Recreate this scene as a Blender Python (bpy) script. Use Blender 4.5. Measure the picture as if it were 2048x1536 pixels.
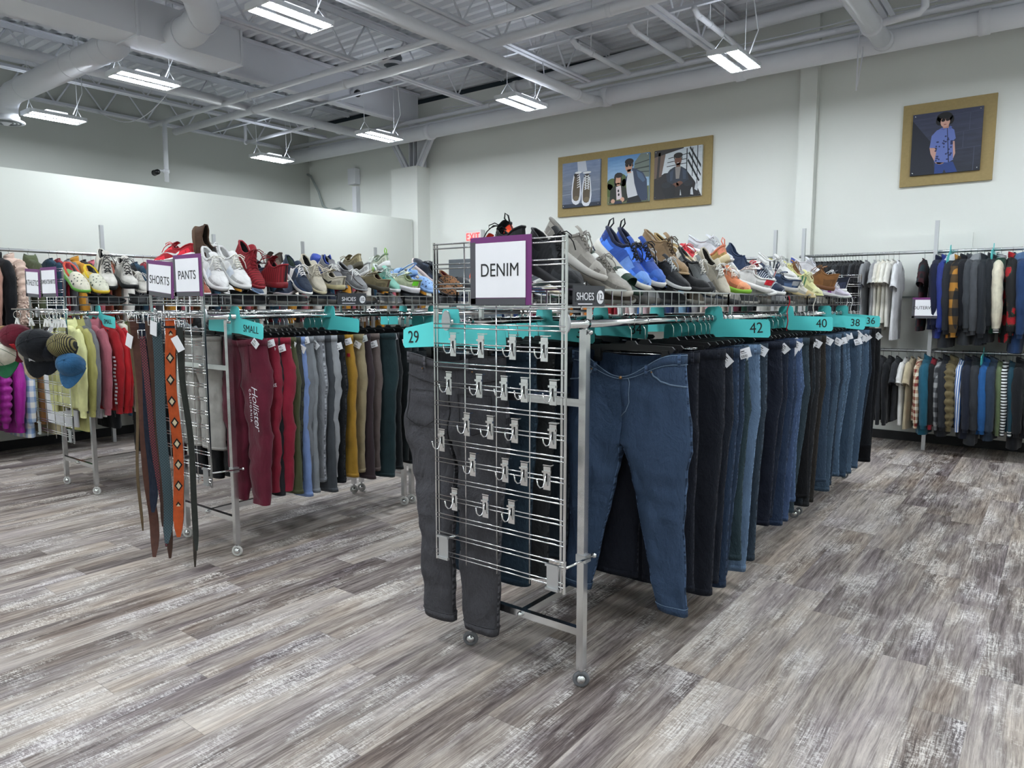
import bpy, math, random
from math import sin, cos, pi, radians, sqrt, floor
from mathutils import Vector, Matrix, noise

# ------------------------------------------------------------------ camera, world, exposure
SC = bpy.context.scene
COL = SC.collection
for o in list(bpy.data.objects):
    bpy.data.objects.remove(o, do_unlink=True)
cam_data = bpy.data.cameras.new('camera')
cam = bpy.data.objects.new('camera', cam_data)
COL.objects.link(cam)
cam_data.sensor_fit = 'HORIZONTAL'
cam_data.sensor_width = 36.0
cam_data.lens = 36.0 * 1440.0 / 2048.0
cam_data.clip_start = 0.05
cam.matrix_world = Matrix(((0.794897, -0.067417, 0.602987, 0.0),
                           (0.606744, 0.088324, -0.789975, 0.0),
                           (0.0, 0.993808, 0.111113, 1.55),
                           (0, 0, 0, 1)))
SC.camera = cam
SC.view_settings.view_transform = 'Standard'
SC.view_settings.look = 'None'
SC.view_settings.gamma = 1.0
SC.view_settings.use_curve_mapping = False
SC.view_settings.exposure = 0.25
wd = bpy.data.worlds.new('world'); SC.world = wd
wd.use_nodes = True
wd.node_tree.nodes['Background'].inputs[0].default_value = (0.86, 0.93, 1.0, 1)
wd.node_tree.nodes['Background'].inputs[1].default_value = 0.10
cy = SC.cycles
cy.max_bounces = 5; cy.diffuse_bounces = 3; cy.glossy_bounces = 3; cy.transmission_bounces = 2
cy.transparent_max_bounces = 4
cy.caustics_reflective = False; cy.caustics_refractive = False
cy.use_denoising = True
cy.use_adaptive_sampling = True; cy.adaptive_threshold = 0.028
cy.sample_clamp_indirect = 4.0
LAMP = 92.0          # strength of the light strips of the ceiling fixtures

# ------------------------------------------------------------------ small helpers
def lin(c):
    return c / 12.92 if c <= 0.04045 else ((c + 0.055) / 1.055) ** 2.4
def hexc(h):
    h = h.lstrip('#')
    return tuple(lin(int(h[i:i + 2], 16) / 255.0) for i in (0, 2, 4)) + (1.0,)
def ordinal(n):
    return str(n) + ('th' if 10 <= n % 100 <= 20 else {1: 'st', 2: 'nd', 3: 'rd'}.get(n % 10, 'th'))
def lerp(a, b, t): return a + (b - a) * t
def pw(x, tab):
    if x <= tab[0][0]: return tab[0][1]
    for (a, b), (c, d) in zip(tab, tab[1:]):
        if x <= c: return b + (d - b) * (x - a) / (c - a)
    return tab[-1][1]
def smooth(tab, x):
    if x <= tab[0][0]: return tab[0][1]
    for (a, b), (c, d) in zip(tab, tab[1:]):
        if x <= c:
            t = (x - a) / (c - a); t = t * t * (3 - 2 * t)
            return b + (d - b) * t
    return tab[-1][1]

class MB:
    """collects vertices and faces of one mesh"""
    def __init__(s): s.v = []; s.f = []; s.uv = {}; s.mi = {}
    def box(s, c, d, R=None):
        i = len(s.v)
        for x in (-.5, .5):
            for y in (-.5, .5):
                for z in (-.5, .5):
                    p = Vector((x * d[0], y * d[1], z * d[2]))
                    if R is not None: p = R @ p
                    s.v.append(p + Vector(c))
        s.f += [(i, i+1, i+3, i+2), (i+4, i+6, i+7, i+5), (i, i+4, i+5, i+1), (i+2, i+3, i+7, i+6), (i, i+2, i+6, i+4), (i+1, i+5, i+7, i+3)]
        return s
    def bar(s, a, b, w, h=None):
        a = Vector(a); b = Vector(b); d = b - a
        R = d.to_track_quat('Z', 'Y').to_matrix()
        return s.box((a + b) / 2, (w, h or w, d.length), R)
    def loft(s, rings, closed=True, cap0=False, cap1=False, skip=None, uvs=None):
        i = len(s.v); n = len(rings[0])
        for r in rings: s.v += [Vector(p) for p in r]
        m = n if closed else n - 1
        for a in range(len(rings) - 1):
            for b in range(m):
                if skip and skip(a, b): continue
                k = (b + 1) % n
                if uvs: s.uv[len(s.f)] = (uvs(a, b), uvs(a, b + 1), uvs(a + 1, b + 1), uvs(a + 1, b))
                s.f.append((i + a*n + b, i + a*n + k, i + (a+1)*n + k, i + (a+1)*n + b))
        if cap0: s.f.append(tuple(i + b for b in range(n))[::-1])
        if cap1: s.f.append(tuple(i + (len(rings)-1)*n + b for b in range(n)))
        return s
    def tube(s, pts, r, n=8, cap=True, flat=1.0):
        pts = [Vector(p) for p in pts]
        rings = []; up = None
        for k, p in enumerate(pts):
            t = (pts[min(k+1, len(pts)-1)] - pts[max(k-1, 0)])
            if t.length < 1e-9: t = Vector((0, 0, 1))
            t.normalize()
            if up is None:
                up = Vector((0, 0, 1)) if abs(t.z) < .9 else Vector((0, 1, 0))
            u = (up - t * up.dot(t))
            if u.length < 1e-6: u = t.orthogonal()
            u.normalize(); w = t.cross(u); up = u
            rr = r[k] if isinstance(r, (list, tuple)) else r
            rings.append([p + u * (rr * flat * cos(2*pi*j/n)) + w * (rr * sin(2*pi*j/n)) for j in range(n)])
        return s.loft(rings, True, cap, cap)
    def ring(s, c, R, r, axis='z', n=20, m=6):
        pts = []
        for k in range(n):
            a = 2*pi*k/n
            p = {'z': (cos(a), sin(a), 0), 'y': (cos(a), 0, sin(a)), 'x': (0, cos(a), sin(a))}[axis]
            pts.append(Vector(c) + Vector(p) * R)
        rings = []
        ax = {'z': Vector((0,0,1)), 'y': Vector((0,1,0)), 'x': Vector((1,0,0))}[axis]
        for p in pts:
            d = (p - Vector(c)).normalized()
            rings.append([p + d * (r * cos(2*pi*j/m)) + ax * (r * sin(2*pi*j/m)) for j in range(m)])
        rings.append(rings[0])
        return s.loft(rings)
    def sphere(s, c, rx, ry=None, rz=None, n=14, m=9, zmin=-1.0):
        ry = ry or rx; rz = rz or rx; rings = []
        a0 = math.asin(zmin)
        for k in range(m + 1):
            a = a0 + (pi/2 - a0) * k / m
            rings.append([Vector(c) + Vector((rx*cos(a)*cos(2*pi*j/n), ry*cos(a)*sin(2*pi*j/n), rz*sin(a))) for j in range(n)])
        return s.loft(rings, True, True, False)
    def cyl(s, c, r, h, axis='z', n=20):
        ax = {'z': Vector((0,0,1)), 'y': Vector((0,1,0)), 'x': Vector((1,0,0))}[axis]
        return s.tube([Vector(c) - ax*h/2, Vector(c) + ax*h/2], r, n)
    def prism(s, poly, d, m):
        """poly: 2D outline; m(u, v, w) maps it into space, w runs 0..d"""
        i = len(s.v); n = len(poly)
        s.v += [Vector(m(u, v, 0)) for u, v in poly] + [Vector(m(u, v, d)) for u, v in poly]
        s.f.append(tuple(range(i, i+n))[::-1]); s.f.append(tuple(range(i+n, i+2*n)))
        for k in range(n):
            j = (k+1) % n
            s.f.append((i+k, i+j, i+n+j, i+n+k))
        return s
    def mesh(s, name, smooth=True):
        me = bpy.data.meshes.new(name)
        me.from_pydata([tuple(p) for p in s.v], [], s.f)
        if s.uv:
            ul = me.uv_layers.new(name='uv')
            for p in me.polygons:
                q = s.uv.get(p.index)
                if q:
                    for k, li in enumerate(p.loop_indices): ul.data[li].uv = q[k]
        me.polygons.foreach_set('use_smooth', [smooth] * len(me.polygons))
        me.materials.append(None)
        me.update()
        return me

def put(name, me, mat, parent=None, loc=None, rot=None, scale=None, label=None):
    """one object on a (possibly shared) mesh, with a material of its own"""
    if isinstance(me, MB): me = me.mesh(name)
    o = bpy.data.objects.new(name, me)
    COL.objects.link(o)
    if parent is not None: o.parent = parent
    if loc is not None: o.location = loc
    if rot is not None: o.rotation_euler = rot
    if scale is not None: o.scale = scale if isinstance(scale, (tuple, list)) else (scale,)*3
    o.material_slots[0].link = 'OBJECT'
    o.material_slots[0].material = mat
    if label: o['label'] = label
    return o
def tag(o, label, cat, group=None):
    o['label'] = label; o['category'] = cat
    if group: o['group'] = group
    return o
def thing(name, label, cat, loc=(0, 0, 0), rot=(0, 0, 0), group=None):
    o = bpy.data.objects.new(name, None); COL.objects.link(o)
    o.empty_display_size = 0.05
    o.location = loc; o.rotation_euler = rot
    return tag(o, label, cat, group)
def struct(name, mb, mat, smooth=False):
    o = put(name, mb.mesh(name, smooth), mat)
    o['kind'] = 'structure'
    return o

# ------------------------------------------------------------------ materials
class NT:
    def __init__(s, name):
        s.m = bpy.data.materials.new(name); s.m.use_nodes = True
        s.t = s.m.node_tree; s.b = s.t.nodes['Principled BSDF']
    def n(s, typ, **kw):
        nd = s.t.nodes.new(typ)
        for k, v in kw.items():
            if k.startswith('i_'):
                key = k[2:]; nd.inputs[int(key) if key.isdigit() else key].default_value = v
            else: setattr(nd, k, v)
        return nd
    def l(s, a, b): s.t.links.new(a, b)
    def math(s, op, a, b=None, c=None):
        nd = s.n('ShaderNodeMath', operation=op)
        for i, x in enumerate((a, b, c)):
            if x is None: continue
            if isinstance(x, (int, float)): nd.inputs[i].default_value = x
            else: s.l(x, nd.inputs[i])
        return nd.outputs[0]
    def mix(s, f, a, b, blend='MIX'):
        nd = s.n('ShaderNodeMix', data_type='RGBA', blend_type=blend)
        for k, x in ((0, f), (6, a), (7, b)):
            if isinstance(x, (int, float)): nd.inputs[k].default_value = x
            elif isinstance(x, tuple): nd.inputs[k].default_value = x
            else: s.l(x, nd.inputs[k])
        return nd.outputs[2]
    def coord(s, kind='Object'): return s.n('ShaderNodeTexCoord').outputs[kind]
    def mapping(s, vec, scale=(1, 1, 1), loc=(0, 0, 0)):
        nd = s.n('ShaderNodeMapping'); s.l(vec, nd.inputs[0])
        nd.inputs['Scale'].default_value = scale; nd.inputs['Location'].default_value = loc
        return nd.outputs[0]
    def noise(s, vec, scale=5., detail=3., rough=.5, dist=0.):
        nd = s.n('ShaderNodeTexNoise'); s.l(vec, nd.inputs['Vector'])
        nd.inputs['Scale'].default_value = scale; nd.inputs['Detail'].default_value = detail
        nd.inputs['Roughness'].default_value = rough; nd.inputs['Distortion'].default_value = dist
        return nd.outputs[0]
    def ramp(s, f, stops):
        nd = s.n('ShaderNodeValToRGB'); s.l(f, nd.inputs[0])
        e = nd.color_ramp.elements
        while len(e) < len(stops): e.new(.5)
        for el, (p, c) in zip(e, stops):
            el.position = p; el.color = c if isinstance(c, tuple) else (c, c, c, 1)
        return nd.outputs[0]
    def bump(s, h, strength=.3, dist=.01):
        nd = s.n('ShaderNodeBump'); s.l(h, nd.inputs['Height'])
        nd.inputs['Strength'].default_value = strength; nd.inputs['Distance'].default_value = dist
        s.l(nd.outputs[0], s.b.inputs['Normal'])
    def color(s, c): s.l(c, s.b.inputs['Base Color'])

_M = {}
def plain(name, col, rough=.5, metal=0., spec=.5):
    k = ('p', name, col, rough, metal)
    if k not in _M:
        t = NT(name); t.b.inputs['Base Color'].default_value = hexc(col)
        t.b.inputs['Roughness'].default_value = rough; t.b.inputs['Metallic'].default_value = metal
        t.b.inputs['Specular IOR Level'].default_value = spec
        _M[k] = t.m
    return _M[k]
def chrome(rough=.16, col='c9cbcc'):
    k = ('c', rough, col)
    if k not in _M:
        t = NT('chrome'); t.b.inputs['Base Color'].default_value = hexc(col)
        t.b.inputs['Metallic'].default_value = 1.
        t.b.inputs['Roughness'].default_value = rough
        _M[k] = t.m
    return _M[k]
def fabric(col, scale=1.0, rough=.9, bump=.25):
    k = ('f', col, scale, rough)
    if k not in _M:
        t = NT('fabric_' + col); c = hexc(col); o = t.coord()
        v = t.noise(o, 9. * scale, 4.)
        lo = tuple(x * .82 for x in c[:3]) + (1,); hi = tuple(min(1, x * 1.14) for x in c[:3]) + (1,)
        t.color(t.ramp(v, [(.3, lo), (.7, hi)]))
        t.b.inputs['Roughness'].default_value = rough
        t.b.inputs['Specular IOR Level'].default_value = .25
        t.b.inputs['Sheen Weight'].default_value = .12
        w = t.math('ADD', t.noise(t.mapping(o, (1, 1, .35)), 26. * scale, 4.), t.math('MULTIPLY', t.noise(t.mapping(o, (1, 1, .5)), 9. * scale, 5., .6, .6), 1.3))
        t.bump(w, bump * 1.6, .016)
        _M[k] = t.m
    return _M[k]
def denim(col, fade=.35, stitch=None):
    k = ('d', col, fade)
    if k not in _M:
        t = NT('denim_' + col); c = hexc(col); o = t.coord(); g_ = .2*c[0] + .7*c[1] + .1*c[2]; c = tuple(.86 * (.70 * q + .30 * g_) for q in c[:3]) + (1,)
        uv = t.n('ShaderNodeUVMap').outputs[0]
        sp = t.n('ShaderNodeSeparateXYZ'); t.l(uv, sp.inputs[0]); u, v = sp.outputs[0], sp.outputs[1]
        # worn thigh and knee, a lighter patch of the cloth itself
        du = t.math('ABSOLUTE', t.math('SUBTRACT', u, .75)); du2 = t.math('ABSOLUTE', t.math('SUBTRACT', u, .25))
        fu = t.math('MAXIMUM', t.math('SUBTRACT', 1., t.math('MULTIPLY', du, 7.)), t.math('SUBTRACT', 1., t.math('MULTIPLY', du2, 7.)))
        fv = t.math('SUBTRACT', 1., t.math('MULTIPLY', t.math('ABSOLUTE', t.math('SUBTRACT', v, .42)), 2.6))
        f = t.math('MULTIPLY', t.math('MAXIMUM', fu, 0.), t.math('MAXIMUM', fv, 0.))
        big = t.noise(t.mapping(o, (1, 1, .35)), 7., 4.)
        f = t.math('MULTIPLY', t.math('ADD', f, t.math('MULTIPLY', t.math('SUBTRACT', big, .42), 1.3)), fade)
        f.node.use_clamp = True
        hi = tuple(min(1, x * 1.7 + .012) for x in c[:3]) + (1,)
        base = t.mix(f, c, hi)
        tw = t.noise(t.mapping(o, (1, 1, .12)), 220., 2.)
        base = t.mix(.55, base, t.mix(tw, tuple(x * .55 for x in c[:3]) + (1,), hi), 'MIX') if fade > .5 else t.mix(.3, base, t.mix(tw, tuple(x * .5 for x in c[:3]) + (1,), hi))
        # puckered outer and inner seams
        su = t.math('MINIMUM', t.math('ABSOLUTE', t.math('SUBTRACT', u, .5)), t.math('MINIMUM', u, t.math('SUBTRACT', 1., u)))
        sm = t.math('LESS_THAN', su, .022)
        sn = t.noise(t.mapping(o, (.2, .2, 1)), 60., 1.)
        sc = t.ramp(sn, [(.42, tuple(x * .45 for x in c[:3]) + (1,)), (.58, tuple(min(1, x * 2.6 + .02) for x in c[:3]) + (1,))])
        base = t.mix(t.math('MULTIPLY', sm, .6), base, sc)
        t.color(base)
        t.b.inputs['Roughness'].default_value = .88; t.b.inputs['Specular IOR Level'].default_value = .2
        w = t.noise(t.mapping(o, (1, 1, .5)), 16., 5., .6)
        w2 = t.noise(t.mapping(o, (1, 1, .55)), 8., 6., .62, .8)
        t.bump(t.math('ADD', t.math('ADD', w, t.math('MULTIPLY', w2, 1.6)), t.math('MULTIPLY', sm, t.math('MULTIPLY', sn, .5))), .75, .022)
        _M[k] = t.m
    return _M[k]
def plaid(a, b, c, cell=.11, name='plaid'):
    k = ('pl', a, b, c, cell)
    if k not in _M:
        t = NT(name); o = t.coord()
        sp = t.n('ShaderNodeSeparateXYZ'); t.l(o, sp.inputs[0])
        fx = t.math('GREATER_THAN', t.math('FRACT', t.math('MULTIPLY', t.math('ADD', sp.outputs[0], sp.outputs[1]), .5 / cell)), .5)
        fz = t.math('GREATER_THAN', t.math('FRACT', t.math('MULTIPLY', sp.outputs[2], .5 / cell)), .5)
        s_ = t.math('MULTIPLY', t.math('ADD', fx, fz), .5)
        t.color(t.ramp(s_, [(.2, hexc(a)), (.5, hexc(b)), (.8, hexc(c))]))
        t.b.inputs['Roughness'].default_value = .9
        t.bump(t.noise(o, 25., 4.), .25, .012)
        _M[k] = t.m
    return _M[k]
def blotch(base, spot, leaf, scale=9., name='print'):
    k = ('bl', base, spot, leaf, scale)
    if k not in _M:
        t = NT(name); o = t.coord()
        vo = t.n('ShaderNodeTexVoronoi'); t.l(o, vo.inputs['Vector']); vo.inputs['Scale'].default_value = scale
        n1 = t.noise(o, scale * 4, 3., .6, 1.5)
        d = t.math('ADD', vo.outputs['Distance'], t.math('MULTIPLY', t.math('SUBTRACT', n1, .5), .5))
        m1 = t.math('LESS_THAN', d, .42); m2 = t.math('MULTIPLY', t.math('LESS_THAN', d, .54), t.math('GREATER_THAN', n1, .5))
        c = t.mix(m2, hexc(base), hexc(leaf)); t.color(t.mix(m1, c, hexc(spot)))
        t.b.inputs['Roughness'].default_value = .85
        _M[k] = t.m
    return _M[k]
def stripes(a, b, pitch=.02, axis=2, duty=.5, name='striped'):
    k = ('st', a, b, pitch, axis, duty)
    if k not in _M:
        t = NT(name); sp = t.n('ShaderNodeSeparateXYZ'); t.l(t.coord(), sp.inputs[0])
        f = t.math('GREATER_THAN', t.math('FRACT', t.math('MULTIPLY', sp.outputs[axis], 1. / pitch)), duty)
        t.color(t.mix(f, hexc(a), hexc(b))); t.b.inputs['Roughness'].default_value = .85
        _M[k] = t.m
    return _M[k]
def paint(col, rough=.6, var=.06, scale=2.):
    k = ('w', col, rough)
    if k not in _M:
        t = NT('paint_' + col); c = hexc(col); o = t.coord()
        v = t.noise(o, scale, 4.)
        t.color(t.ramp(v, [(.3, tuple(x * (1 - var) for x in c[:3]) + (1,)), (.7, c)]))
        t.b.inputs['Roughness'].default_value = rough; t.b.inputs['Specular IOR Level'].default_value = .3
        t.bump(t.noise(o, 160., 3.), .06, .004)
        _M[k] = t.m
    return _M[k]
def emit(col, strength, name='light_strip'):
    k = ('e', col, strength)
    if k not in _M:
        t = NT(name); t.b.inputs['Base Color'].default_value = hexc(col)
        t.b.inputs['Emission Color'].default_value = hexc(col)
        t.b.inputs['Emission Strength'].default_value = strength
        _M[k] = t.m
    return _M[k]

CH = chrome(.15, 'dfe1e2'); CH2 = chrome(.22, 'dadcdd'); STEEL = chrome(.42, 'c6c9cb')
BLACKP = plain('black_plastic', '0b0c0e', .38); WHITEP = plain('white_plastic', 'e9e9e6', .45)
TEAL = plain('teal_plastic', '5fe0df', .42); INK = plain('dark_ink', '16181a', .6)
PAPER = paint('f1f2f6', .7, .03, 9.); PURPLE = plain('purple_card', '6d2a6c', .5); GREYCARD = plain('grey_card', '4a4a50', .5)

_TX = {}
def text_mesh(s, size, depth=.0006, spacing=1.0, squash=1.0, shear=0., thin=0.):
    """letters as a mesh in the xz plane, facing -y, centred"""
    k = (s, size, depth, spacing, squash, shear)
    if k in _TX: return _TX[k]
    cu = bpy.data.curves.new('letters', 'FONT'); cu.body = s; cu.size = size; cu.extrude = depth
    cu.align_x = 'CENTER'; cu.align_y = 'CENTER'; cu.space_character = spacing; cu.shear = shear; cu.offset = thin
    ob = bpy.data.objects.new('letters', cu); COL.objects.link(ob)
    dg = bpy.context.evaluated_depsgraph_get(); dg.update()
    me = bpy.data.meshes.new_from_object(ob.evaluated_get(dg))
    me.transform(Matrix.Rotation(pi/2, 4, 'X') @ Matrix.Diagonal((squash, 1, 1, 1)))
    bpy.data.objects.remove(ob, do_unlink=True); bpy.data.curves.remove(cu)
    me.materials.clear(); me.materials.append(None)
    _TX[k] = me
    return me
# ================================================================== the room
def floor_material():
    t = NT('weathered_plank_vinyl'); o = t.coord()
    sp = t.n('ShaderNodeSeparateXYZ'); t.l(o, sp.inputs[0]); x, y = sp.outputs[0], sp.outputs[1]
    W, L = .182, 1.24
    xr = t.math('DIVIDE', x, W); row = t.math('FLOOR', xr); fx = t.math('FRACT', xr)
    wn = t.n('ShaderNodeTexWhiteNoise', noise_dimensions='1D'); t.l(row, wn.inputs['W'])
    yr = t.math('ADD', t.math('DIVIDE', y, L), t.math('MULTIPLY', wn.outputs[0], 7.3))
    idx = t.math('FLOOR', yr); fy = t.math('FRACT', yr)
    cb = t.n('ShaderNodeCombineXYZ'); t.l(row, cb.inputs[0]); t.l(idx, cb.inputs[1])
    w2 = t.n('ShaderNodeTexWhiteNoise', noise_dimensions='2D'); t.l(cb.outputs[0], w2.inputs['Vector'])
    rnd = w2.outputs[0]
    off = t.n('ShaderNodeVectorMath', operation='SCALE'); t.l(w2.outputs['Color'], off.inputs[0]); off.inputs['Scale'].default_value = 40.
    ad = t.n('ShaderNodeVectorMath', operation='ADD'); t.l(o, ad.inputs[0]); t.l(off.outputs[0], ad.inputs[1]); p = ad.outputs[0]
    wob = t.noise(t.mapping(p, (5., 1.2, 1)), 1., 3.)
    pv = t.n('ShaderNodeVectorMath', operation='ADD'); t.l(p, pv.inputs[0])
    wv = t.n('ShaderNodeCombineXYZ'); t.l(t.math('MULTIPLY', t.math('SUBTRACT', wob, .5), .06), wv.inputs[0]); t.l(wv.outputs[0], pv.inputs[1]); pw_ = pv.outputs[0]
    grain = t.noise(t.mapping(pw_, (46, 1.5, 1)), 1., 9., .74)
    fine = t.noise(t.mapping(pw_, (170, 7., 1)), 1., 6., .8)
    patch = t.noise(t.mapping(p, (6., 1.5, 1)), 1., 6., .62, .5)
    saw = t.noise(t.mapping(p, (40, 110., 1)), 1., 6., .75, 1.0)
    g = t.math('ADD', t.math('MULTIPLY', grain, .60), t.math('MULTIPLY', fine, .40))
    g = t.math('ADD', t.math('MULTIPLY', t.math('SUBTRACT', g, .5), 1.4), .5)
    g = t.math('ADD', g, t.math('MULTIPLY', t.math('SUBTRACT', patch, .5), .55))
    g = t.math('ADD', g, t.math('MULTIPLY', t.math('SUBTRACT', rnd, .5), .18))
    c = t.ramp(g, [(.24, hexc('3d3431')), (.36, hexc('625854')), (.47, hexc('887f79')), (.58, hexc('aaa199')), (.74, hexc('ccc4ba'))])
    # whitewash left in the rough saw marks of some boards
    wp = t.ramp(t.noise(t.mapping(p, (4.5, 1.6, 1)), 1., 5., .65), [(.50, 0.), (.60, 1.)])
    wf = t.ramp(t.math('ADD', t.math('MULTIPLY', saw, .55), t.math('MULTIPLY', fine, .55)), [(.53, 0.), (.60, 1.)])
    c = t.mix(t.math('MULTIPLY', t.math('MULTIPLY', wp, wf), .9), c, hexc('e6e3de'))
    # warm and violet tints from board to board
    c = t.mix(.32, c, t.ramp(t.noise(t.mapping(p, (5., 1.1, 1)), 1., 4.), [(.35, hexc('8078a0')), (.5, hexc('bcbabc')), (.66, hexc('d2bca0'))]), 'SOFT_LIGHT')
    cr = t.noise(t.mapping(pw_, (75, 1.1, 1)), 1., 7., .72)
    c = t.mix(t.math('MULTIPLY', t.ramp(cr, [(.64, 0.), (.68, 1.)]), .6), c, hexc('352e2c'))
    kn = t.n('ShaderNodeTexVoronoi'); t.l(t.mapping(p, (2.2, 1.1, 1)), kn.inputs['Vector']); kn.inputs['Scale'].default_value = 1.6
    c = t.mix(t.math('MULTIPLY', t.math('LESS_THAN', kn.outputs['Distance'], .018), .8), c, hexc('2c2523'))
    ex = t.math('MINIMUM', fx, t.math('SUBTRACT', 1., fx)); ey = t.math('MINIMUM', fy, t.math('SUBTRACT', 1., fy))
    seam = t.math('MAXIMUM', t.math('LESS_THAN', ex, .006), t.math('LESS_THAN', ey, .0011))
    c = t.mix(t.math('MULTIPLY', seam, .38), c, hexc('3a3432'))
    t.color(c)
    t.l(t.ramp(g, [(.3, .52), (.7, .40)]), t.b.inputs['Roughness'])
    t.b.inputs['Specular IOR Level'].default_value = .38
    t.bump(t.math('SUBTRACT', g, t.math('MULTIPLY', seam, .6)), .18, .004)
    return t.m

WALL = paint('eff2ec', .55, .03, 1.1); WALLP = paint('dde1da', .6, .03, 1.1); WALL_DIM = paint('bcbfba', .6, .03, 1.1)  # partition and far wall greyed to stand in for weaker lamp light
DECK = paint('eceff5', .6, .04, .8); PIPE = paint('eff1f6', .45, .04, 3.); JOIST = paint('e8ebf2', .5, .04, 3.)
XL, XR, YF, YB, ZD = -12.0, 4.6, -4.6, 9.15, 5.02
struct('floor', MB().box(((XL+XR)/2, (YF+YB)/2, -.03), (XR-XL, YB-YF, .06)), floor_material())
struct('wall_back', MB().box(((XL+XR)/2, YB+.07, 2.46), (XR-XL+.3, .14, 4.92)), WALL)
struct('wall_far_left', MB().box((XL-.07, (YF+YB)/2, 2.56), (.14, YB-YF, 5.12)), WALL_DIM)
struct('wall_right', MB().box((XR+.07, (YF+YB)/2, 2.56), (.14, YB-YF, 5.12)), WALL)
struct('wall_front', MB().box(((XL+XR)/2, YF-.07, 2.56), (XR-XL+.3, .14, 5.12)), WALL)
struct('wall_left', MB().box((-8.85-.06, (YF+8.83)/2, 1.478), (.12, 8.83-YF, 2.956)), WALLP)
struct('trim_1', MB().box(((XL+XR)/2, YB+.2, 4.97), (XR-XL, .1, .3)), paint('4d5a63', .7))  # dark strip added to block the background and darken the wall-top gap
struct('baseboard_left', MB().box((-8.842, (YF+8.83)/2, .05), (.012, 8.83-YF, .10)), plain('black_cove_base', '1a1b1d', .6))
struct('baseboard_back', MB().box(((-8.3+XR)/2, YB-.006, .05), (XR+8.3, .012, .10)), plain('black_cove_base', '1a1b1d', .6))
# boxed corner column, wall pilaster
struct('trim_2', MB().box((-9.06, 9.0, 1.92), (.62, .30, 3.84)), WALL)
struct('trim_3', MB().box((-2.545, 9.095, 2.46), (.19, .11, 4.9)), WALL)
# corrugated steel deck: flutes run along x
m = MB(); prof = []
pitch = .172; y = YF
while y < YB + .2:
    prof += [(y, ZD), (y + .062, ZD), (y + .082, ZD + .058), (y + .152, ZD + .058)]
    y += pitch
m.loft([[(XL, a, b) for a, b in prof], [(XR, a, b) for a, b in prof]], closed=False)
m.loft([[(XL, a, b + .09) for a, b in ((YF, ZD), (YB + .2, ZD))], [(XR, a, b + .09) for a, b in ((YF, ZD), (YB + .2, ZD))]], closed=False)
ceil = struct('ceiling', m, DECK)

# open-web steel joists along y
def joist(x, k, where):
    t = thing('steel_joist', 'grey painted open-web steel roof joist, ' + where, 'joist', (x, 0, 4.45), group='roof joists under the steel deck')
    put('top_chord', MB().box((0, (YF+8.98)/2, .53), (.13, 8.98-YF, .012)).box((-.02, (YF+8.98)/2, .495), (.012, 8.98-YF, .06)).box((.02, (YF+8.98)/2, .495), (.012, 8.98-YF, .06)).mesh('joist_top', False), JOIST, t)
    put('bottom_chord', MB().box((-.038, (YF+8.45)/2, 0), (.05, 8.45-YF, .010)).box((.038, (YF+8.45)/2, 0), (.05, 8.45-YF, .010)).box((-.014, (YF+8.45)/2, .022), (.008, 8.45-YF, .045)).box((.014, (YF+8.45)/2, .022), (.008, 8.45-YF, .045)).mesh('joist_bottom', False), JOIST, t)
    w = MB(); yy = YF + .3; n = 0; pts = []
    while yy < 8.45:
        pts.append((0, yy, .02 if n % 2 else .49)); yy += .30 if n % 2 else .36; n += 1
    pts.append((0, 8.9, .49))
    for a, b in zip(pts, pts[1:]): w.tube([a, b], .0125, 6)
    put('web_rods', w.mesh('joist_web'), JOIST, t)
for k, (x, w) in enumerate([(-12.2 + .25, 'by the far wall behind the partition'), (-10.6, 'above the storage area behind the partition'), (-7.03, 'first beside the deep girder'), (-5.2, 'over the middle of the denim rack'), (-3.42, 'crossing above the picture of three photos'),
                            (-1.62, 'meeting the wall pilaster'), (.18, 'beyond the pilaster'), (1.98, 'last towards the far side')]):
    joist(x, k, w)
g = thing('steel_girder', 'deep solid grey roof girder ending at the corner column', 'girder', (-8.85, 0, 4.52))
put('web_plate', MB().box((0, (YF+8.95)/2, .24), (.09, 8.95-YF, .44)).mesh('gw', False), JOIST, g)
put('flange', MB().box((0, (YF+8.95)/2, .47), (.22, 8.95-YF, .03)).mesh('gf', False), JOIST, g)
put('flange', MB().box((0, (YF+8.95)/2, 0), (.16, 8.95-YF, .03)).mesh('gf2', False), JOIST, g)
# joist bridging angle
b = tag(put('bridging_angle', MB().box((-3.9, 7.05, 4.47), (16., .04, .006)).box((-3.9, 7.07, 4.49), (16., .006, .045)).mesh('br', False), JOIST), 'thin steel bridging angle across the joists', 'angle')
# steel column in the corner and its two braces
c_ = thing('steel_column', 'dark steel column rising from the boxed corner column', 'column', (-8.9, 9.02, 3.84))
put('column_web', MB().box((0, 0, .35), (.015, .2, .7)).mesh('cw', False), JOIST, c_)
put('column_flange', MB().box((-.1, 0, .35), (.016, .2, .7)).box((.1, 0, .35), (.016, .2, .7)).mesh('cf', False), JOIST, c_)
for s_, wh in ((-1, 'leaning towards the storage area'), (1, 'leaning towards the photo wall')):
    q = tag(put('diagonal_brace', MB().bar((-8.93 + s_*.12, 8.93, 3.84), (-8.93 + s_*.55, 8.93, 4.5), .055, .05).bar((-8.93 + s_*.19, 8.93, 3.84), (-8.93 + s_*.62, 8.93, 4.5), .055, .05).mesh('dbrace', False), JOIST), 'double-angle diagonal brace on the corner column, ' + wh, 'brace')

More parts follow.
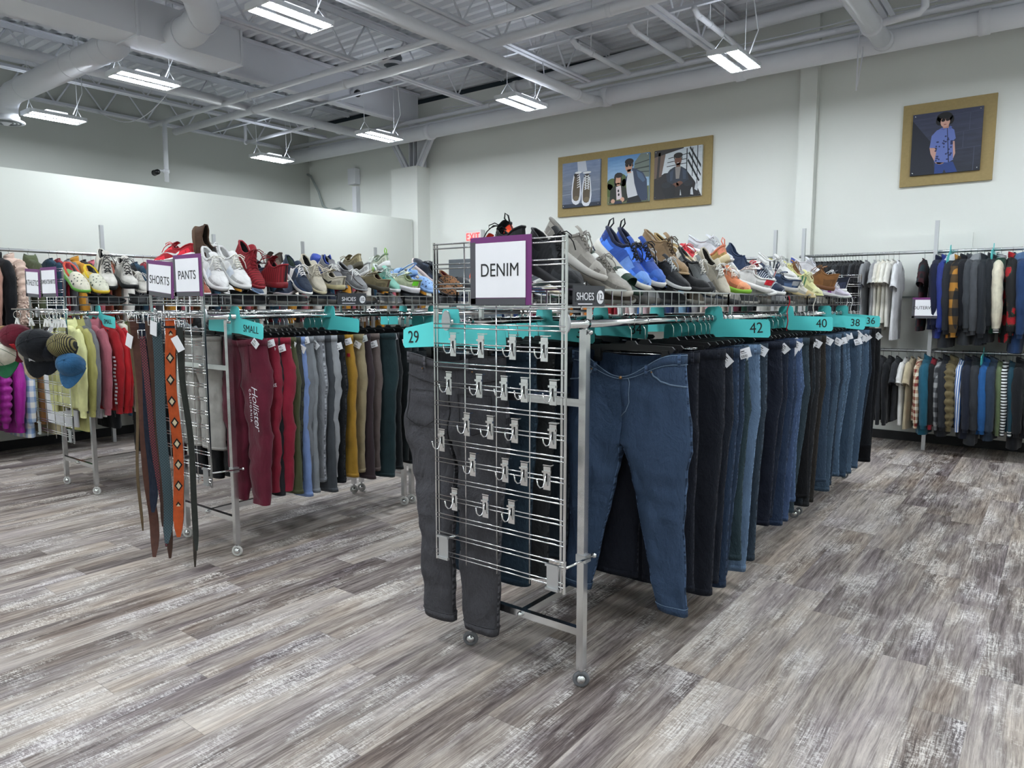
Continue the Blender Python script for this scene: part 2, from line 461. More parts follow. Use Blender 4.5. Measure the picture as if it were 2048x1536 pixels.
# ---- pipes
def pipe(name, label, cat, pts, r, rings=(), mat=None, n=14):
    t = thing(name, label, cat, pts[0])
    p0 = Vector(pts[0])
    put('pipe_run', MB().tube([Vector(p) - p0 for p in pts], r, n).mesh('pipe'), mat or PIPE, t)
    for c, ax in rings:
        put('coupling', MB().cyl(Vector(c) - p0, r * 1.14, r * .9, ax, n).mesh('coupling'), mat or PIPE, t)
    return t
pipe('drain_pipe', 'wide white drain pipe running the whole length of the photo wall', 'pipe', [(XL, 8.6, 4.27), (XR, 8.6, 4.25)], .108, [((x, 8.6, 4.26), 'x') for x in (-8.2, -5.0, -3.2, -.8)])
pipe('sprinkler_pipe', 'thin white pipe, upper of two above the wide drain pipe', 'pipe', [(XL, 8.62, 4.475), (XR, 8.62, 4.475)], .032, [((-7., 8.62, 4.475), 'x'), ((-4., 8.62, 4.475), 'x')])
pipe('conduit_pipe', 'thin white pipe, directly on top of the wide drain pipe', 'pipe', [(XL, 8.62, 4.39), (XR, 8.62, 4.39)], .024)
pipe('drain_pipe', 'white pipe along the head of the photo wall with ribbed couplings', 'pipe', [(-6.75, 8.75, 4.70), (-2.1, 8.75, 4.84), (XR, 8.75, 4.86)], .075, [((x, 8.75, 4.7 + (x + 6.75) * .03), 'x') for x in (-6.6, -6.3, -6.2, -3.9)])
pipe('sprinkler_pipe', 'white sprinkler main crossing beneath the joists, nearer the photo wall', 'pipe', [(-11.6, 6.24, 4.30), (XR, 6.24, 4.30)], .052, [((x, 6.24, 4.3), 'x') for x in (-9.4, -7.4, -3.6)])
pipe('sprinkler_pipe', 'thin white sprinkler branch beside the crossing main', 'pipe', [(-11.6, 5.84, 4.32), (XR, 5.84, 4.32)], .034, [((x, 5.84, 4.32), 'x') for x in (-8.9, -6.2)])
pipe('drain_pipe', 'thick white pipe running under the joists towards the photo wall', 'pipe', [(-5.07, YF, 4.15), (-5.05, 8.2, 4.16), (-5.05, 8.58, 4.2)], .062, [((-5.05, 7.95, 4.16), 'y'), ((-5.05, 3., 4.15), 'y'), ((-5.05, 8.3, 4.165), 'y')])
q = pipe('drain_pipe', 'short fat white pipe with a side tee near the pilaster', 'pipe', [(-1.68, 3., 4.2), (-1.66, 8.5, 4.22)], .088, [((-1.665, 7.9, 4.218), 'y'), ((-1.66, 8.4, 4.22), 'y')])
put('side_branch', MB().tube([Vector((.02, 4.92, .02)), Vector((.42, 4.92, .05)), Vector((.46, 4.92, .09)), Vector((.46, 4.92, .3))], .036, 10).mesh('pb'), PIPE, q)
pipe('drain_pipe', 'thick white pipe over the partition, parallel to the joists', 'pipe', [(-9.6, YF, 4.36), (-9.55, 8.5, 4.36)], .066, [((-9.57, 6.3, 4.36), 'y'), ((-9.57, 7.9, 4.36), 'y')])
q = pipe('sprinkler_pipe', 'white pipe with a drop leg hanging above the storage area', 'pipe', [(-11.4, 7.38, 4.3), (-9.5, 7.38, 4.33)], .026)
put('drop_leg', MB().tube([(0, 0, 0), (0, 0, .3)], .026, 10).sphere((0, 0, 0), .034).mesh('dl'), PIPE, q)
q = pipe('camera_pole', 'white pole hanging from the sprinkler branch, camera at its foot', 'pole', [(-11.16, 5.84, 4.30), (-11.18, 5.84, 3.42)], .034)
put('pole_collar', MB().cyl((-.02, 0, -.72), .045, .05).mesh('pc'), PIPE, q)
q = thing('security_camera', 'small black security camera at the foot of the hanging white pole', 'camera', (-11.18, 5.84, 3.58))
put('arm', MB().tube([(0, -.03, 0), (-.02, -.12, .0)], .018, 8).mesh('ca'), PIPE, q)
put('camera_body', MB().tube([(-.09, -.13, -.03), (.03, -.15, -.03)], .04, 10).sphere((-.11, -.13, -.03), .045).mesh('cb'), BLACKP, q)
q = thing('dome_camera', 'white dome camera fixed to the side of the deep girder', 'camera', (-8.76, 7.55, 4.72))
put('mount', MB().tube([(-.045, 0, 0), (.08, 0, 0)], .055, 14).mesh('dm'), PIPE, q)
put('dome', MB().sphere((.09, -.02, -.03), .055).mesh('dd'), BLACKP, q)
q = thing('roof_drain_bowl', 'dark round drain bowl seated on the crossing white pipe', 'drain', (-6.62, 6.3, 4.40))
put('bowl', MB().loft([[(r * cos(a), r * sin(a), z) for a in [2*pi*j/16 for j in range(16)]] for r, z in ((.03, -.05), (.10, -.01), (.12, .08), (.09, .16), (.02, .17))], True, True, True).mesh('bowl'), plain('dark_iron', '59626a', .6), q)
put('flange', MB().cyl((0, 0, .0), .17, .015).mesh('bfl'), JOIST, q)
# sprinkler arm-overs near the pilaster
for k, (x, y0, y1, wh) in enumerate([(-3.75, 7.0, 8.2, 'first'), (-3.05, 7.0, 8.2, 'second'), (-4.45, 7.0, 8.2, 'third')]):
    pipe('sprinkler_armover', 'short white sprinkler arm pipe above the photo wall, ' + wh + ' counted from the pilaster side' if k != 1 else 'short white sprinkler arm pipe above the photo wall, one closest to the pilaster', 'pipe', [(x - .0, y0 - .1, 4.40), (x, y0, 4.36), (x, y1, 4.36)], .028, [((x, y0 + .02, 4.36), 'y')])
    tag(put('pipe_hanger', MB().tube([(x, y0 + .3, 4.36), (x, y0 + .3, 5.03)], .006, 6).ring((x, y0 + .3, 4.36), .034, .004, 'y', 14).mesh('ph'), PIPE), 'thin rod hanger carrying the ' + ['first', 'pilaster-side', 'third'][k] + ' sprinkler arm pipe', 'hanger')
# cables along the wall
for k in range(3):
    pts = []
    for j in range(41):
        x = lerp(-8.0, XR, j / 40)
        pts.append((x, 8.72 - .02 * k, 4.53 + .035 * k - .06 * abs(sin(pi * (x + 8) / 2.1)) * .5))
    tag(put('data_cable', MB().tube(pts, .008, 5).mesh('cable'), PIPE), ['lowest', 'middle', 'highest'][k] + ' of three pale cables sagging along the wall pipes', 'cable', 'cables along the wall pipes')
pts = [(-5.4 - 2.2 * t_, 5.86, 4.37 - .10 * sin(pi * t_)) for t_ in [j / 14 for j in range(15)]]
tag(put('data_cable', MB().tube(pts, .007, 5).mesh('cable'), PIPE), 'loose pale cable slung between the crossing sprinkler pipes', 'cable')
pts = [(-9.6 - 2.3 * t_, 5.2, 4.45 - .30 * sin(pi * t_)) for t_ in [j / 14 for j in range(15)]]
tag(put('data_cable', MB().tube(pts, .006, 5).mesh('cable'), PIPE), 'pale cable sagging above the storage area', 'cable')
# conduit boxes on the wall beyond the partition
q = thing('downspout_conduit', 'white boxed conduit standing on the back wall beyond the partition', 'conduit', (-10.58, 9.1, 2.9))
put('conduit_shaft', MB().box((0, 0, .3), (.11, .09, 1.0)).mesh('cs', False), PIPE, q)
put('conduit_head', MB().box((-.03, -.02, .98), (.20, .12, .28)).mesh('chd', False), PIPE, q)
tag(put('flexible_conduit', MB().tube([(-12.0+.03, 9.08, 4.06), (-11.85, 9.06, 4.02), (-11.62, 9.06, 3.7), (-11.5, 9.06, 3.42), (-11.3, 9.06, 3.32), (-11.0, 9.06, 3.34), (-10.8, 9.06, 3.25), (-10.72, 9.06, 3.0)], .022, 8).mesh('flex'), paint('a9b2b0', .6)), 'grey flexible conduit curling down the back wall beyond the partition', 'conduit')
tag(put('hanging_chain', MB().tube([(-1.9, 8.585, 4.52), (-1.9, 8.47, 4.3), (-1.9, 8.47, 3.78)], .008, 5).tube([(-1.88, 8.585, 4.52), (-1.86, 8.47, 4.1), (-1.895, 8.47, 3.82)], .007, 5).mesh('chain'), PIPE), 'short white chain hanging from the pipes left of the framed portrait', 'chain')

# ---- ducts
q = thing('rectangular_duct', 'grey painted rectangular air duct hung below the joists', 'duct', (-7.42, 4.66, 4.1))
put('duct_run', MB().box((0, (YF-4.66)/2, .175), (.44, 4.66-YF, .35)).mesh('dr', False), DECK, q)
for yy in (0, -1.1, -2.2, -3.3):
    put('flange', MB().box((0, yy - .01, .175), (.47, .025, .38)).mesh('dfl', False), DECK, q)
q = thing('round_duct', 'white round air duct turning down to a ceiling diffuser', 'duct', (-7.64, 3.55, 4.1))
put('duct_run', MB().tube([(.02, 0, 0), (-2.7, 0, 0), (-2.86, 0, -.03), (-2.96, 0, -.12), (-2.98, 0, -.26)], .128, 24).mesh('rd'), DECK, q)
for x in (-.35, -.75, -1.05, -2.35): put('duct_seam', MB().ring((x, 0, 0), .129, .005, 'x', 24).mesh('seam'), DECK, q)
put('elbow_seam', MB().ring((-.12, 0, 0), .133, .010, 'x', 24).mesh('seam2'), DECK, q)
q = thing('ceiling_diffuser', 'round white air diffuser under the end of the round duct', 'diffuser', (-10.64, 3.55, 3.80))
put('rim', MB().ring((0, 0, 0), .19, .014, 'z', 28).cyl((0, 0, .03), .15, .08, 'z', 24).mesh('rim'), DECK, q)
for r in (.155, .115, .075): put('cone', MB().ring((0, 0, -.005), r, .012, 'z', 24).mesh('cone'), plain('shadow_grey', '7c8286', .6), q)
put('hub', MB().sphere((0, 0, 0), .05).mesh('hub'), DECK, q)
q = thing('round_duct', 'white round air duct branching off high towards the near fixtures', 'duct', (-7.2, 3.94, 4.24))
put('duct_run', MB().tube([(-.1, 0, -.06), (.3, 0, -.05), (.6, -.05, .0), (1.0, -.35, .02), (1.2, -.8, .02), (1.22, -5., .02)], .145, 24).mesh('rd'), DECK, q)
put('duct_seam', MB().ring((.16, 0, -.055), .148, .008, 'x', 24).mesh('seam'), DECK, q)
put('duct_seam', MB().ring((.55, -.03, -.01), .148, .008, 'x', 24).mesh('seam'), DECK, q)

# ---- suspended light fixtures
STRIP = emit('eef5fb', LAMP); FIXT = paint('e4e7ea', .4)
_lb = MB()
for s_ in (-1, 1):
    _lb.loft([[(s_*.092 + x, y, z) for x, z in ((-.068, 0), (.068, 0), (.055, .045), (-.055, .045))] for y in (-.315, .315)], True, True, True)
_lb.box((0, 0, .05), (.20, .24, .05))
_lb = _lb.mesh('fixture_body', False)
_ls = MB().box((0, 0, .0), (.108, .59, .002)).mesh('strip', False)
_lu = MB().box((-.092, 0, 0), (.09, .56, .001)).box((.092, 0, 0), (.09, .56, .001)).box((0, 0, .0), (.1, .02, .001)).mesh('slot', False); UPL = emit('e9f0fc', LAMP * .085, 'uplight_slot')
_lc = MB().box((0, 0, .02), (.30, .018, .05)).mesh('endcap', False)
def light(x, y, where):
    t = thing('ceiling_light', 'white twin-strip hanging light fixture, ' + where, 'light', (x, y, 3.9), group='hanging light fixtures')
    put('housing', _lb, FIXT, t)
    for s_ in (-1, 1): put('light_strip', _ls, STRIP, t, (s_ * .092, 0, -.001))
    put('uplight_slot', _lu, UPL, t, (0, 0, .0462))
    for s_ in (-1, 1): put('end_cap', _lc, FIXT, t, (0, s_ * .322, 0))
    w = MB()
    for s_ in (-1, 1):
        w.tube([(-.1, s_*.28, .05), (0, s_*.28, .16)], .004, 5).tube([(.1, s_*.28, .05), (0, s_*.28, .16)], .004, 5).tube([(0, s_*.28, .16), (0, s_*.28, 1.1)], .003, 5)
    put('hanger_wire', w.mesh('wires'), FIXT, t)
    put('power_cord', MB().tube([(.06, .2, .08), (.12, .3, .35), (.05, .33, .7), (.02, .33, 1.1)], .006, 6).mesh('cord'), FIXT, t)
for x, y, w in [(-5.26, 3.87, 'the big one hanging in front of the rectangular duct'), (-7.94, 3.96, 'just past the rectangular duct'), (-10.42, 4.02, 'low by the round diffuser'),
                (-10.5, 7.27, 'above the far end of the partition'), (-7.90, 7.25, 'next to the corner column'), (-5.27, 7.09, 'above the picture of three photos'), (-2.73, 7.16, 'nearest the wall pilaster'),
                (-.1, 7.16, 'over the outerwear rack beyond the frame'), (2.5, 7.1, 'furthest along the outerwear wall'), (-2.7, 3.9, 'over the front of the denim rack'), (-.1, 3.9, 'over the open floor'), (2.5, 3.9, 'over the open floor beyond'),
                (-10.4, .7, 'behind the partition'), (-7.9, .7, 'over the aisle'), (-5.3, .7, 'above the viewer'), (-2.7, .7, 'above the doorway'), (-.1, .7, 'above the entrance'), (2.5, .7, 'by the entrance'),
                (-7.9, -2.5, 'at the front by the partition'), (-5.3, -2.5, 'at the front'), (-2.7, -2.5, 'at the front middle'), (-.1, -2.5, 'at the front entrance'), (2.5, -2.5, 'at the front corner')]:
    light(x, y, w)

# ---- exit door and sign, white wall panel
q = struct('door_1', MB().box((-7.75, 9.12, 1.14), (1.05, .06, 2.28)), paint('6b7278', .5))
q = thing('exit_sign', 'white exit sign with red letters above the grey door', 'sign', (-7.7, 9.09, 2.62))
put('sign_box', MB().box((0, 0, 0), (.33, .09, .22)).mesh('exb', False), WHITEP, q)
put('letters', text_mesh('EXIT', .17, .002, 1.05, .8), emit('ff2a2a', 2.2, 'lit_red_letters'), q, (0, -.048, 0))
struct('trim_4', MB().box((-1.39, 9.13, 1.95), (1.14, .04, .70)), WALL)
struct('trim_5', MB().box((-1.0, 9.125, 1.62), (1.9, .05, .02)), paint('8d9391', .6))
# ================================================================== builders: trousers
class Pants:
    def __init__(s, W=.24, D=.036, L=1.08, rise=.29, hip=.255, knee=.108, hem=.098, spread=.02, sag=.02, seed=0, lean=0., wave=.012):
        s.__dict__.update(locals()); s.tc = rise / L
    def pt(s, sd, th, t, off=0.):
        """sd: side +-1, th: angle round the leg (0 = outseam, -pi/2 = front), t: 0 waist .. 1 hem"""
        tc = s.tc
        if t <= tc:
            k = 1.; ou = lerp(s.W, s.hip, smooth([(0, 0), (tc, 1)], t)); inn = 0.
            d = lerp(s.D, s.D * 1.35, t / tc)
        else:
            q = (t - tc) / (1 - tc); k = max(0., 1 - q / .12)
            a = pw(q, [(0, s.hip / 2), (.12, lerp(s.hip / 2, s.knee, .35)), (.5, s.knee), (1, s.hem)])
            inn = .006 + s.spread * q; ou = inn + 2 * a
            d = lerp(s.D * 1.3, min(s.D * .95, a * .42), min(1, q * 2))
        a = (ou - inn) / 2; c = (ou + inn) / 2
        cs, sn = cos(th), sin(th)
        px = .8; py = .75 if cs > 0 else lerp(.75, .1, k)
        x = c + (a + off) * math.copysign(abs(cs) ** px, cs)
        y = (d + off) * math.copysign(abs(sn) ** py, sn)
        z = -t * s.L
        n1 = noise.noise(Vector((x * 7 * sd + s.seed * 3.1, t * 6, s.seed)))
        n2 = noise.noise(Vector((x * 14 * sd + s.seed, y * 6, t * 13 + s.seed * 2)))
        n3 = noise.noise(Vector((x * 3 * sd + s.seed * 1.7, t * 22, s.seed * 5.)))
        f = min(1., t * 5)
        y += f * (s.wave * .9 * n1 + s.wave * .7 * n2 + s.wave * .5 * n3) - f * s.wave * .5 * abs(cs) * 0
        x += f * .0035 * noise.noise(Vector((t * 3.2, sd * 3.3, s.seed + 9)))
        if t < .12:
            e = 1 - t / .12
            xx = min(1., abs(x) / s.W)
            dip = s.sag * (1 if sn < 0 else .2) * (.5 + .5 * cos(pi * min(1., xx * 1.12)))
            z -= dip * e
            if sn < 0: y -= .02 * (1 - xx ** 2) * e
        return Vector((sd * x + s.lean * t * t, y, z))
    def mesh(s, nu=24, nt=30, name='trousers'):
        m = MB(); ts = [0, .012] + [.03 + (1 - .03) * (i / nt) for i in range(nt + 1)]
        for sd in (-1, 1):
            rings = [[s.pt(sd, (2*pi*j/nu) * (-sd), t) for j in range(nu)] for t in ts]
            tc = s.tc
            sk = lambda a, b: ts[a + 1] <= tc and (nu // 2 - 1) <= b <= nu // 2
            m.loft(rings, True, skip=sk, uvs=lambda a, b: (b / nu, ts[a]))
            # turned hem edge: close the bottom a little way up
            m.loft([rings[-1], [p + (Vector((0, 0, .03))) for p in [lerp(q, sum(rings[-1], Vector()) / nu, .04) for q in rings[-1]]]], True)
        return m.mesh(name)
    def band(s, t0, t1, off=.003, nu=48, sides=(-1, 1)):
        m = MB()
        for sd in sides:
            th = [(-sd) * lerp(-pi * .985, pi * .985, j / nu) for j in range(nu + 1)]
            m.loft([[s.pt(sd, a, t, o) for a in th] for t, o in ((t0, 0), (t0, off), (t1, off), (t1, 0))], closed=False, uvs=lambda a, b: (.12, .1))
        return m.mesh('band')
    def F(s, fr):
        u = 2 * fr - 1
        return -math.acos(max(-1, min(1, math.copysign(abs(u) ** 1.25, u))))
    def line(s, sd, pts, r=.0022, off=.001):
        m = MB(); out = []
        for (a, b), (c, d) in zip(pts, pts[1:]):
            for i in range(5): out.append(s.pt(sd, lerp(a, c, i/5), lerp(b, d, i/5), off))
        out.append(s.pt(sd, *pts[-1], off))
        m.tube(out, r, 5); return m
    def patch(s, sd, th0, th1, t0, t1, off=.004, nu=10, nt=10):
        m = MB()
        m.loft([[s.pt(sd, lerp(th0, th1, j/nu), lerp(t0, t1, i/nt), off if 0 < i < nt and 0 < j < nu else .0) for j in range(nu+1)] for i in range(nt+1)], closed=False, uvs=lambda a, b: (.12, .1))
        return m.mesh('patch')

_tagm = MB().box((.006, 0, -.022), (.052, .0012, .044)).mesh('tagcard', False)
_barm = MB()
for i_ in range(9): _barm.box((-.013 + i_ * .0032, -.0009, -.034), (.0012 if i_ % 3 else .002, .0004, .012))
_barm.box((-.004, -.0009, -.012), (.018, .0004, .004)).box((0, -.0009, -.020), (.024, .0004, .002))
_barm = _barm.mesh('barcode', False)
def price_tag(parent, loc, rot):
    p = put('price_tag', _tagm, PAPER, parent, loc, rot)
    put('barcode', _barm, INK, p)

# hangers
def _hook(h=.105, r=.0018):
    pts = [(.012, 0, -.012)] + [(.017 * cos(a), 0, .002 + .017 * sin(a)) for a in [radians(q) for q in range(-30, 211, 24)]]
    pts += [(-.012, 0, -.018), (-.001, 0, -.034), (0, 0, -.05), (0, 0, -h)]
    return MB().tube(pts, r, 6).mesh('hook')
_HK = _hook(); _HK2 = _hook(.10, .0022)
def _clipbar(w):
    m = MB(); out = []
    for x, z in ((-w, -.025), (-w - .012, -.012), (-w, 0), (-w * .4, .004), (-.03, .006), (-.018, .02), (.018, .02), (.03, .006), (w * .4, .004), (w, 0), (w + .012, -.012), (w, -.025), (w - .02, -.027), (w * .4, -.022), (-w * .4, -.022), (-w + .02, -.027)):
        out.append((x, z))
    m.prism(out, .010, lambda u, v, q: (u, q - .005, v - .10))
    return m.mesh('clipbar', False)
_CB = {w: _clipbar(w) for w in (.15, .17, .19)}
_CLIP = MB().box((0, 0, -.142), (.030, .020, .055)).box((0, -.008, -.162), (.034, .012, .022)).mesh('clip', False)
_ROD = MB().tube([(-.15, 0, -.133), (.15, 0, -.133)], .0022, 6).mesh('rod')
_shp = MB()
_o = [(0, -.078), (.022, -.083), (.07, -.096), (.13, -.118), (.20, -.150), (.208, -.158), (.20, -.168), (.13, -.142), (.07, -.122), (0, -.116), (-.07, -.122), (-.13, -.142), (-.20, -.168), (-.208, -.158), (-.20, -.150), (-.13, -.118), (-.07, -.096), (-.022, -.083)]
_shp.prism(_o, .014, lambda u, v, q: (u, q - .007, v)); _shp = _shp.mesh('shoulders', False)
def clip_hanger(loc, rz, label, group, w=.17, detail=False):
    t = thing('trouser_hanger', label, 'hanger', loc, (0, 0, rz), group)
    put('hook', _HK, CH, t, label='bright metal hook')
    put('clip_bar', _CB[w], BLACKP, t)
    if detail:
        for s_ in (-1, 1): put('clip', _CLIP, BLACKP, t, (s_ * (w - .03), 0, 0))
        put('cross_rod', _ROD, CH, t)
def coat_hanger(loc, rz, label, group):
    t = thing('clothes_hanger', label, 'hanger', loc, (0, 0, rz), group)
    put('hook', _HK2, CH2, t, label='bright metal hook')
    put('shoulder_bar', _shp, BLACKP, t)

# ================================================================== builders: tops
def _tops():
    out = {}
    def body(seed, w=1., L=.68, d=1., quilt=0., flare=0., n=26):
        rows = [(-.082, .055, .040), (-.090, .075, .048), (-.104, .115, .052), (-.130, .170, .052), (-.158, .205, .054), (-.20, .228, .058), (-.28, .238, .062), (-.40, .236, .062), (-.55, .238, .062), (-.10 - L, .238 + flare, .060)]
        zz = []; N = 46 if quilt else 22
        for i in range(N + 1):
            zz.append(-.082 - (L + .018) * (i / N) ** (1.0 if quilt else 1.15))
        rings = []
        rr = [(-z, a, b) for z, a, b in rows]
        for z in zz:
            hw = pw(-z, [(q[0], q[1]) for q in rr]) * w; dd = pw(-z, [(q[0], q[2]) for q in rr]) * d
            if quilt:
                k = abs(sin(pi * (-z) / .062)); dd *= 1 + quilt * (k - .6); hw *= 1 + .10 * quilt * (k - .6)
            ring = []
            for j in range(n):
                a = 2*pi*j/n; ca, sa = cos(a), sin(a)
                x = hw * math.copysign(abs(ca) ** .8, ca); y = dd * math.copysign(abs(sa) ** .9, sa)
                f = min(1, max(0, (-z - .16) * 4))
                y += f * .012 * sin(x * 26 + seed * 2 + z * 5) + f * .010 * noise.noise(Vector((x * 9, seed * 3.3, z * 7)))
                x += f * .012 * noise.noise(Vector((seed, a * .6, z * 6)))
                ring.append((x, y, z))
            rings.append(ring)
        return MB().loft(rings, True).mesh('body')
    def sleeve(seed, s, pts, rad, quilt=0., n=14):
        m = MB(); rings = []; P = []
        K = 40 if quilt else 18
        for i in range(K + 1):
            u = i / K * (len(pts) - 1); a = min(int(u), len(pts) - 2); f = u - a
            q = lerp(Vector(pts[a]), Vector(pts[a+1]), f); r = lerp(rad[a], rad[a+1], f)
            P.append((q, r, i / K))
        for i, (q, r, u) in enumerate(P):
            t = P[min(i+1, K)][0] - P[max(i-1, 0)][0]; t.normalize()
            nx = Vector((t.z, 0, -t.x))
            if nx.x < 0: nx = -nx
            w = 1. + (quilt * (abs(sin(pi * u * 10)) - .6) if quilt else .14 * noise.noise(Vector((u * 7, seed * 2.1, 1))))
            ring = []
            for j in range(n):
                a = 2*pi*j/n
                b = .010 * noise.noise(Vector((cos(a) * 1.3 + seed, sin(a), u * 9)))
                p = q + nx * ((r * w + b) * cos(a)) + Vector((0, 1, 0)) * ((r * .74 * w + b) * sin(a))
                p.x *= s; ring.append(p)
            rings.append(ring)
        return m.loft(rings, True, False, False).mesh('sleeve')
    LONG = [(.165, 0, -.150), (.205, 0, -.195), (.250, -.005, -.30), (.272, -.02, -.45), (.272, -.03, -.60), (.262, -.03, -.735)]
    LR = [.055, .072, .070, .066, .058, .046]
    TEE = [(.165, 0, -.150), (.215, 0, -.185), (.262, 0, -.27), (.288, 0, -.345)]
    TR = [.055, .082, .088, .092]
    for k in range(3):
        out['tee', k] = dict(body=body(k, 1.0, .64 + .04 * k), sl={s: sleeve(k + s, s, TEE, TR) for s in (-1, 1)})
        out['long', k] = dict(body=body(k + 5, 1.0, .62 + .03 * k), sl={s: sleeve(k + s + 4, s, LONG, LR) for s in (-1, 1)})
        out['coat', k] = dict(body=body(k + 9, 1.04, .70 + .06 * k, 1.15), sl={s: sleeve(k + s + 8, s, [(a * 1.04, b, c * 1.02) for a, b, c in LONG], [r * 1.18 for r in LR]) for s in (-1, 1)})
        out['puffer', k] = dict(body=body(k + 14, 1.04, .66, 1.5, .45), sl={s: sleeve(k + s, s, LONG, [r * 1.3 for r in LR], .35) for s in (-1, 1)})
    return out
TOPS = _tops()
_COLLAR = MB()
_COLLAR.loft([[(a * cos(t), b * sin(t) - .004, z + .018 * sin(t)) for t in [2*pi*j/20 for j in range(20)]] for a, b, z in ((.062, .046, -.092), (.066, .050, -.086), (.060, .044, -.076), (.054, .040, -.084))], True); _COLLAR = _COLLAR.mesh('collar')
_STAND = MB()
_STAND.loft([[(a * cos(t), b * sin(t) - .004, z + .02 * sin(t)) for t in [2*pi*j/20 for j in range(20)]] for a, b, z in ((.070, .050, -.096), (.070, .052, -.06), (.064, .048, -.042), (.058, .042, -.06), (.056, .04, -.09))], True); _STAND = _STAND.mesh('stand_collar')
_HOOD = MB(); _r = []
for i_ in range(11):
    u_ = i_ / 10
    z_ = lerp(-.045, -.30, u_); w_ = .085 * sin(pi * (u_ * .86 + .10)) ** .6 + .018; d_ = .075 * sin(pi * (u_ * .84 + .14)) ** .7
    _r.append([(w_ * cos(t), .045 + d_ * sin(t) - (.05 if sin(t) < 0 and u_ < .4 else 0) * (1 - u_), z_ + .02 * sin(t * 2)) for t in [2*pi*j/16 for j in range(16)]])
_HOOD.loft(_r, True, True, True); _HOOD = _HOOD.mesh('hood')
_CUFF = {}
for s_ in (-1, 1):
    _CUFF[s_] = MB().tube([(s_*.2625, -.03, -.725), (s_*.262, -.03, -.740), (s_*.260, -.03, -.79)], [.047, .038, .036], 14, False, .8).mesh('cuff')
_FUR = MB(); random.seed(3)
for i_ in range(420):
    a_ = random.random() * 2*pi; z_ = -.1 - .62 * random.random(); hw_ = .24 if z_ < -.2 else .12
    p_ = Vector((hw_ * cos(a_), .075 * sin(a_), z_)); q_ = p_ + Vector((cos(a_) * .035, sin(a_) * .05, -.03 + .03 * random.random()))
    _FUR.tube([p_, q_], [.016, .003], 5, False)
for i_ in range(700):
    s_ = random.choice((-1, 1)); u_ = random.random(); a_ = random.random() * 2*pi
    px_ = pw(u_, [(0, .165), (.2, .215), (.45, .255), (.7, .274), (1, .264)]); pz_ = lerp(-.15, -.73, u_); r_ = .075
    p_ = Vector((s_ * (px_ + r_ * cos(a_)), -.02 + r_ * .75 * sin(a_), pz_)); q_ = p_ + Vector((s_ * cos(a_) * .032, sin(a_) * .03, -.022 + .03 * random.random()))
    _FUR.tube([p_, q_], [.013, .002], 5, False)
_FUR = _FUR.mesh('fur_tufts')
def top(name, label, cat, loc, rz, kind, k, mat, group=None, neck=None, cuff=None, hood=None, sleeve=None, tagz=None, scale=1.0, tilt=0., hem=None, fur=None, sy=None):
    g = TOPS[kind, k % 3]
    t = thing(name, label, cat, loc, (0, tilt, rz), group)
    t.scale = (scale, {'tee': .5, 'long': .66, 'coat': .85, 'puffer': .85}[kind] if sy is None else sy, scale)
    put('torso', g['body'], mat, t)
    for s_ in (-1, 1): put('sleeve', g['sl'][s_], sleeve or mat, t)
    if kind != 'tee':
        for s_ in (-1, 1): put('cuff', _CUFF[s_], cuff or mat, t, label='contrasting knitted cuff' if cuff else None)
    if hood: put('hood', _HOOD, hood, t)
    else: put('collar', _STAND if kind in ('coat', 'puffer') else _COLLAR, neck or mat, t)
    if fur: put('fur', _FUR, fur, t)
    if tagz is not None: price_tag(t, (.24, -.06, tagz), (0, .3, .4))
    return t

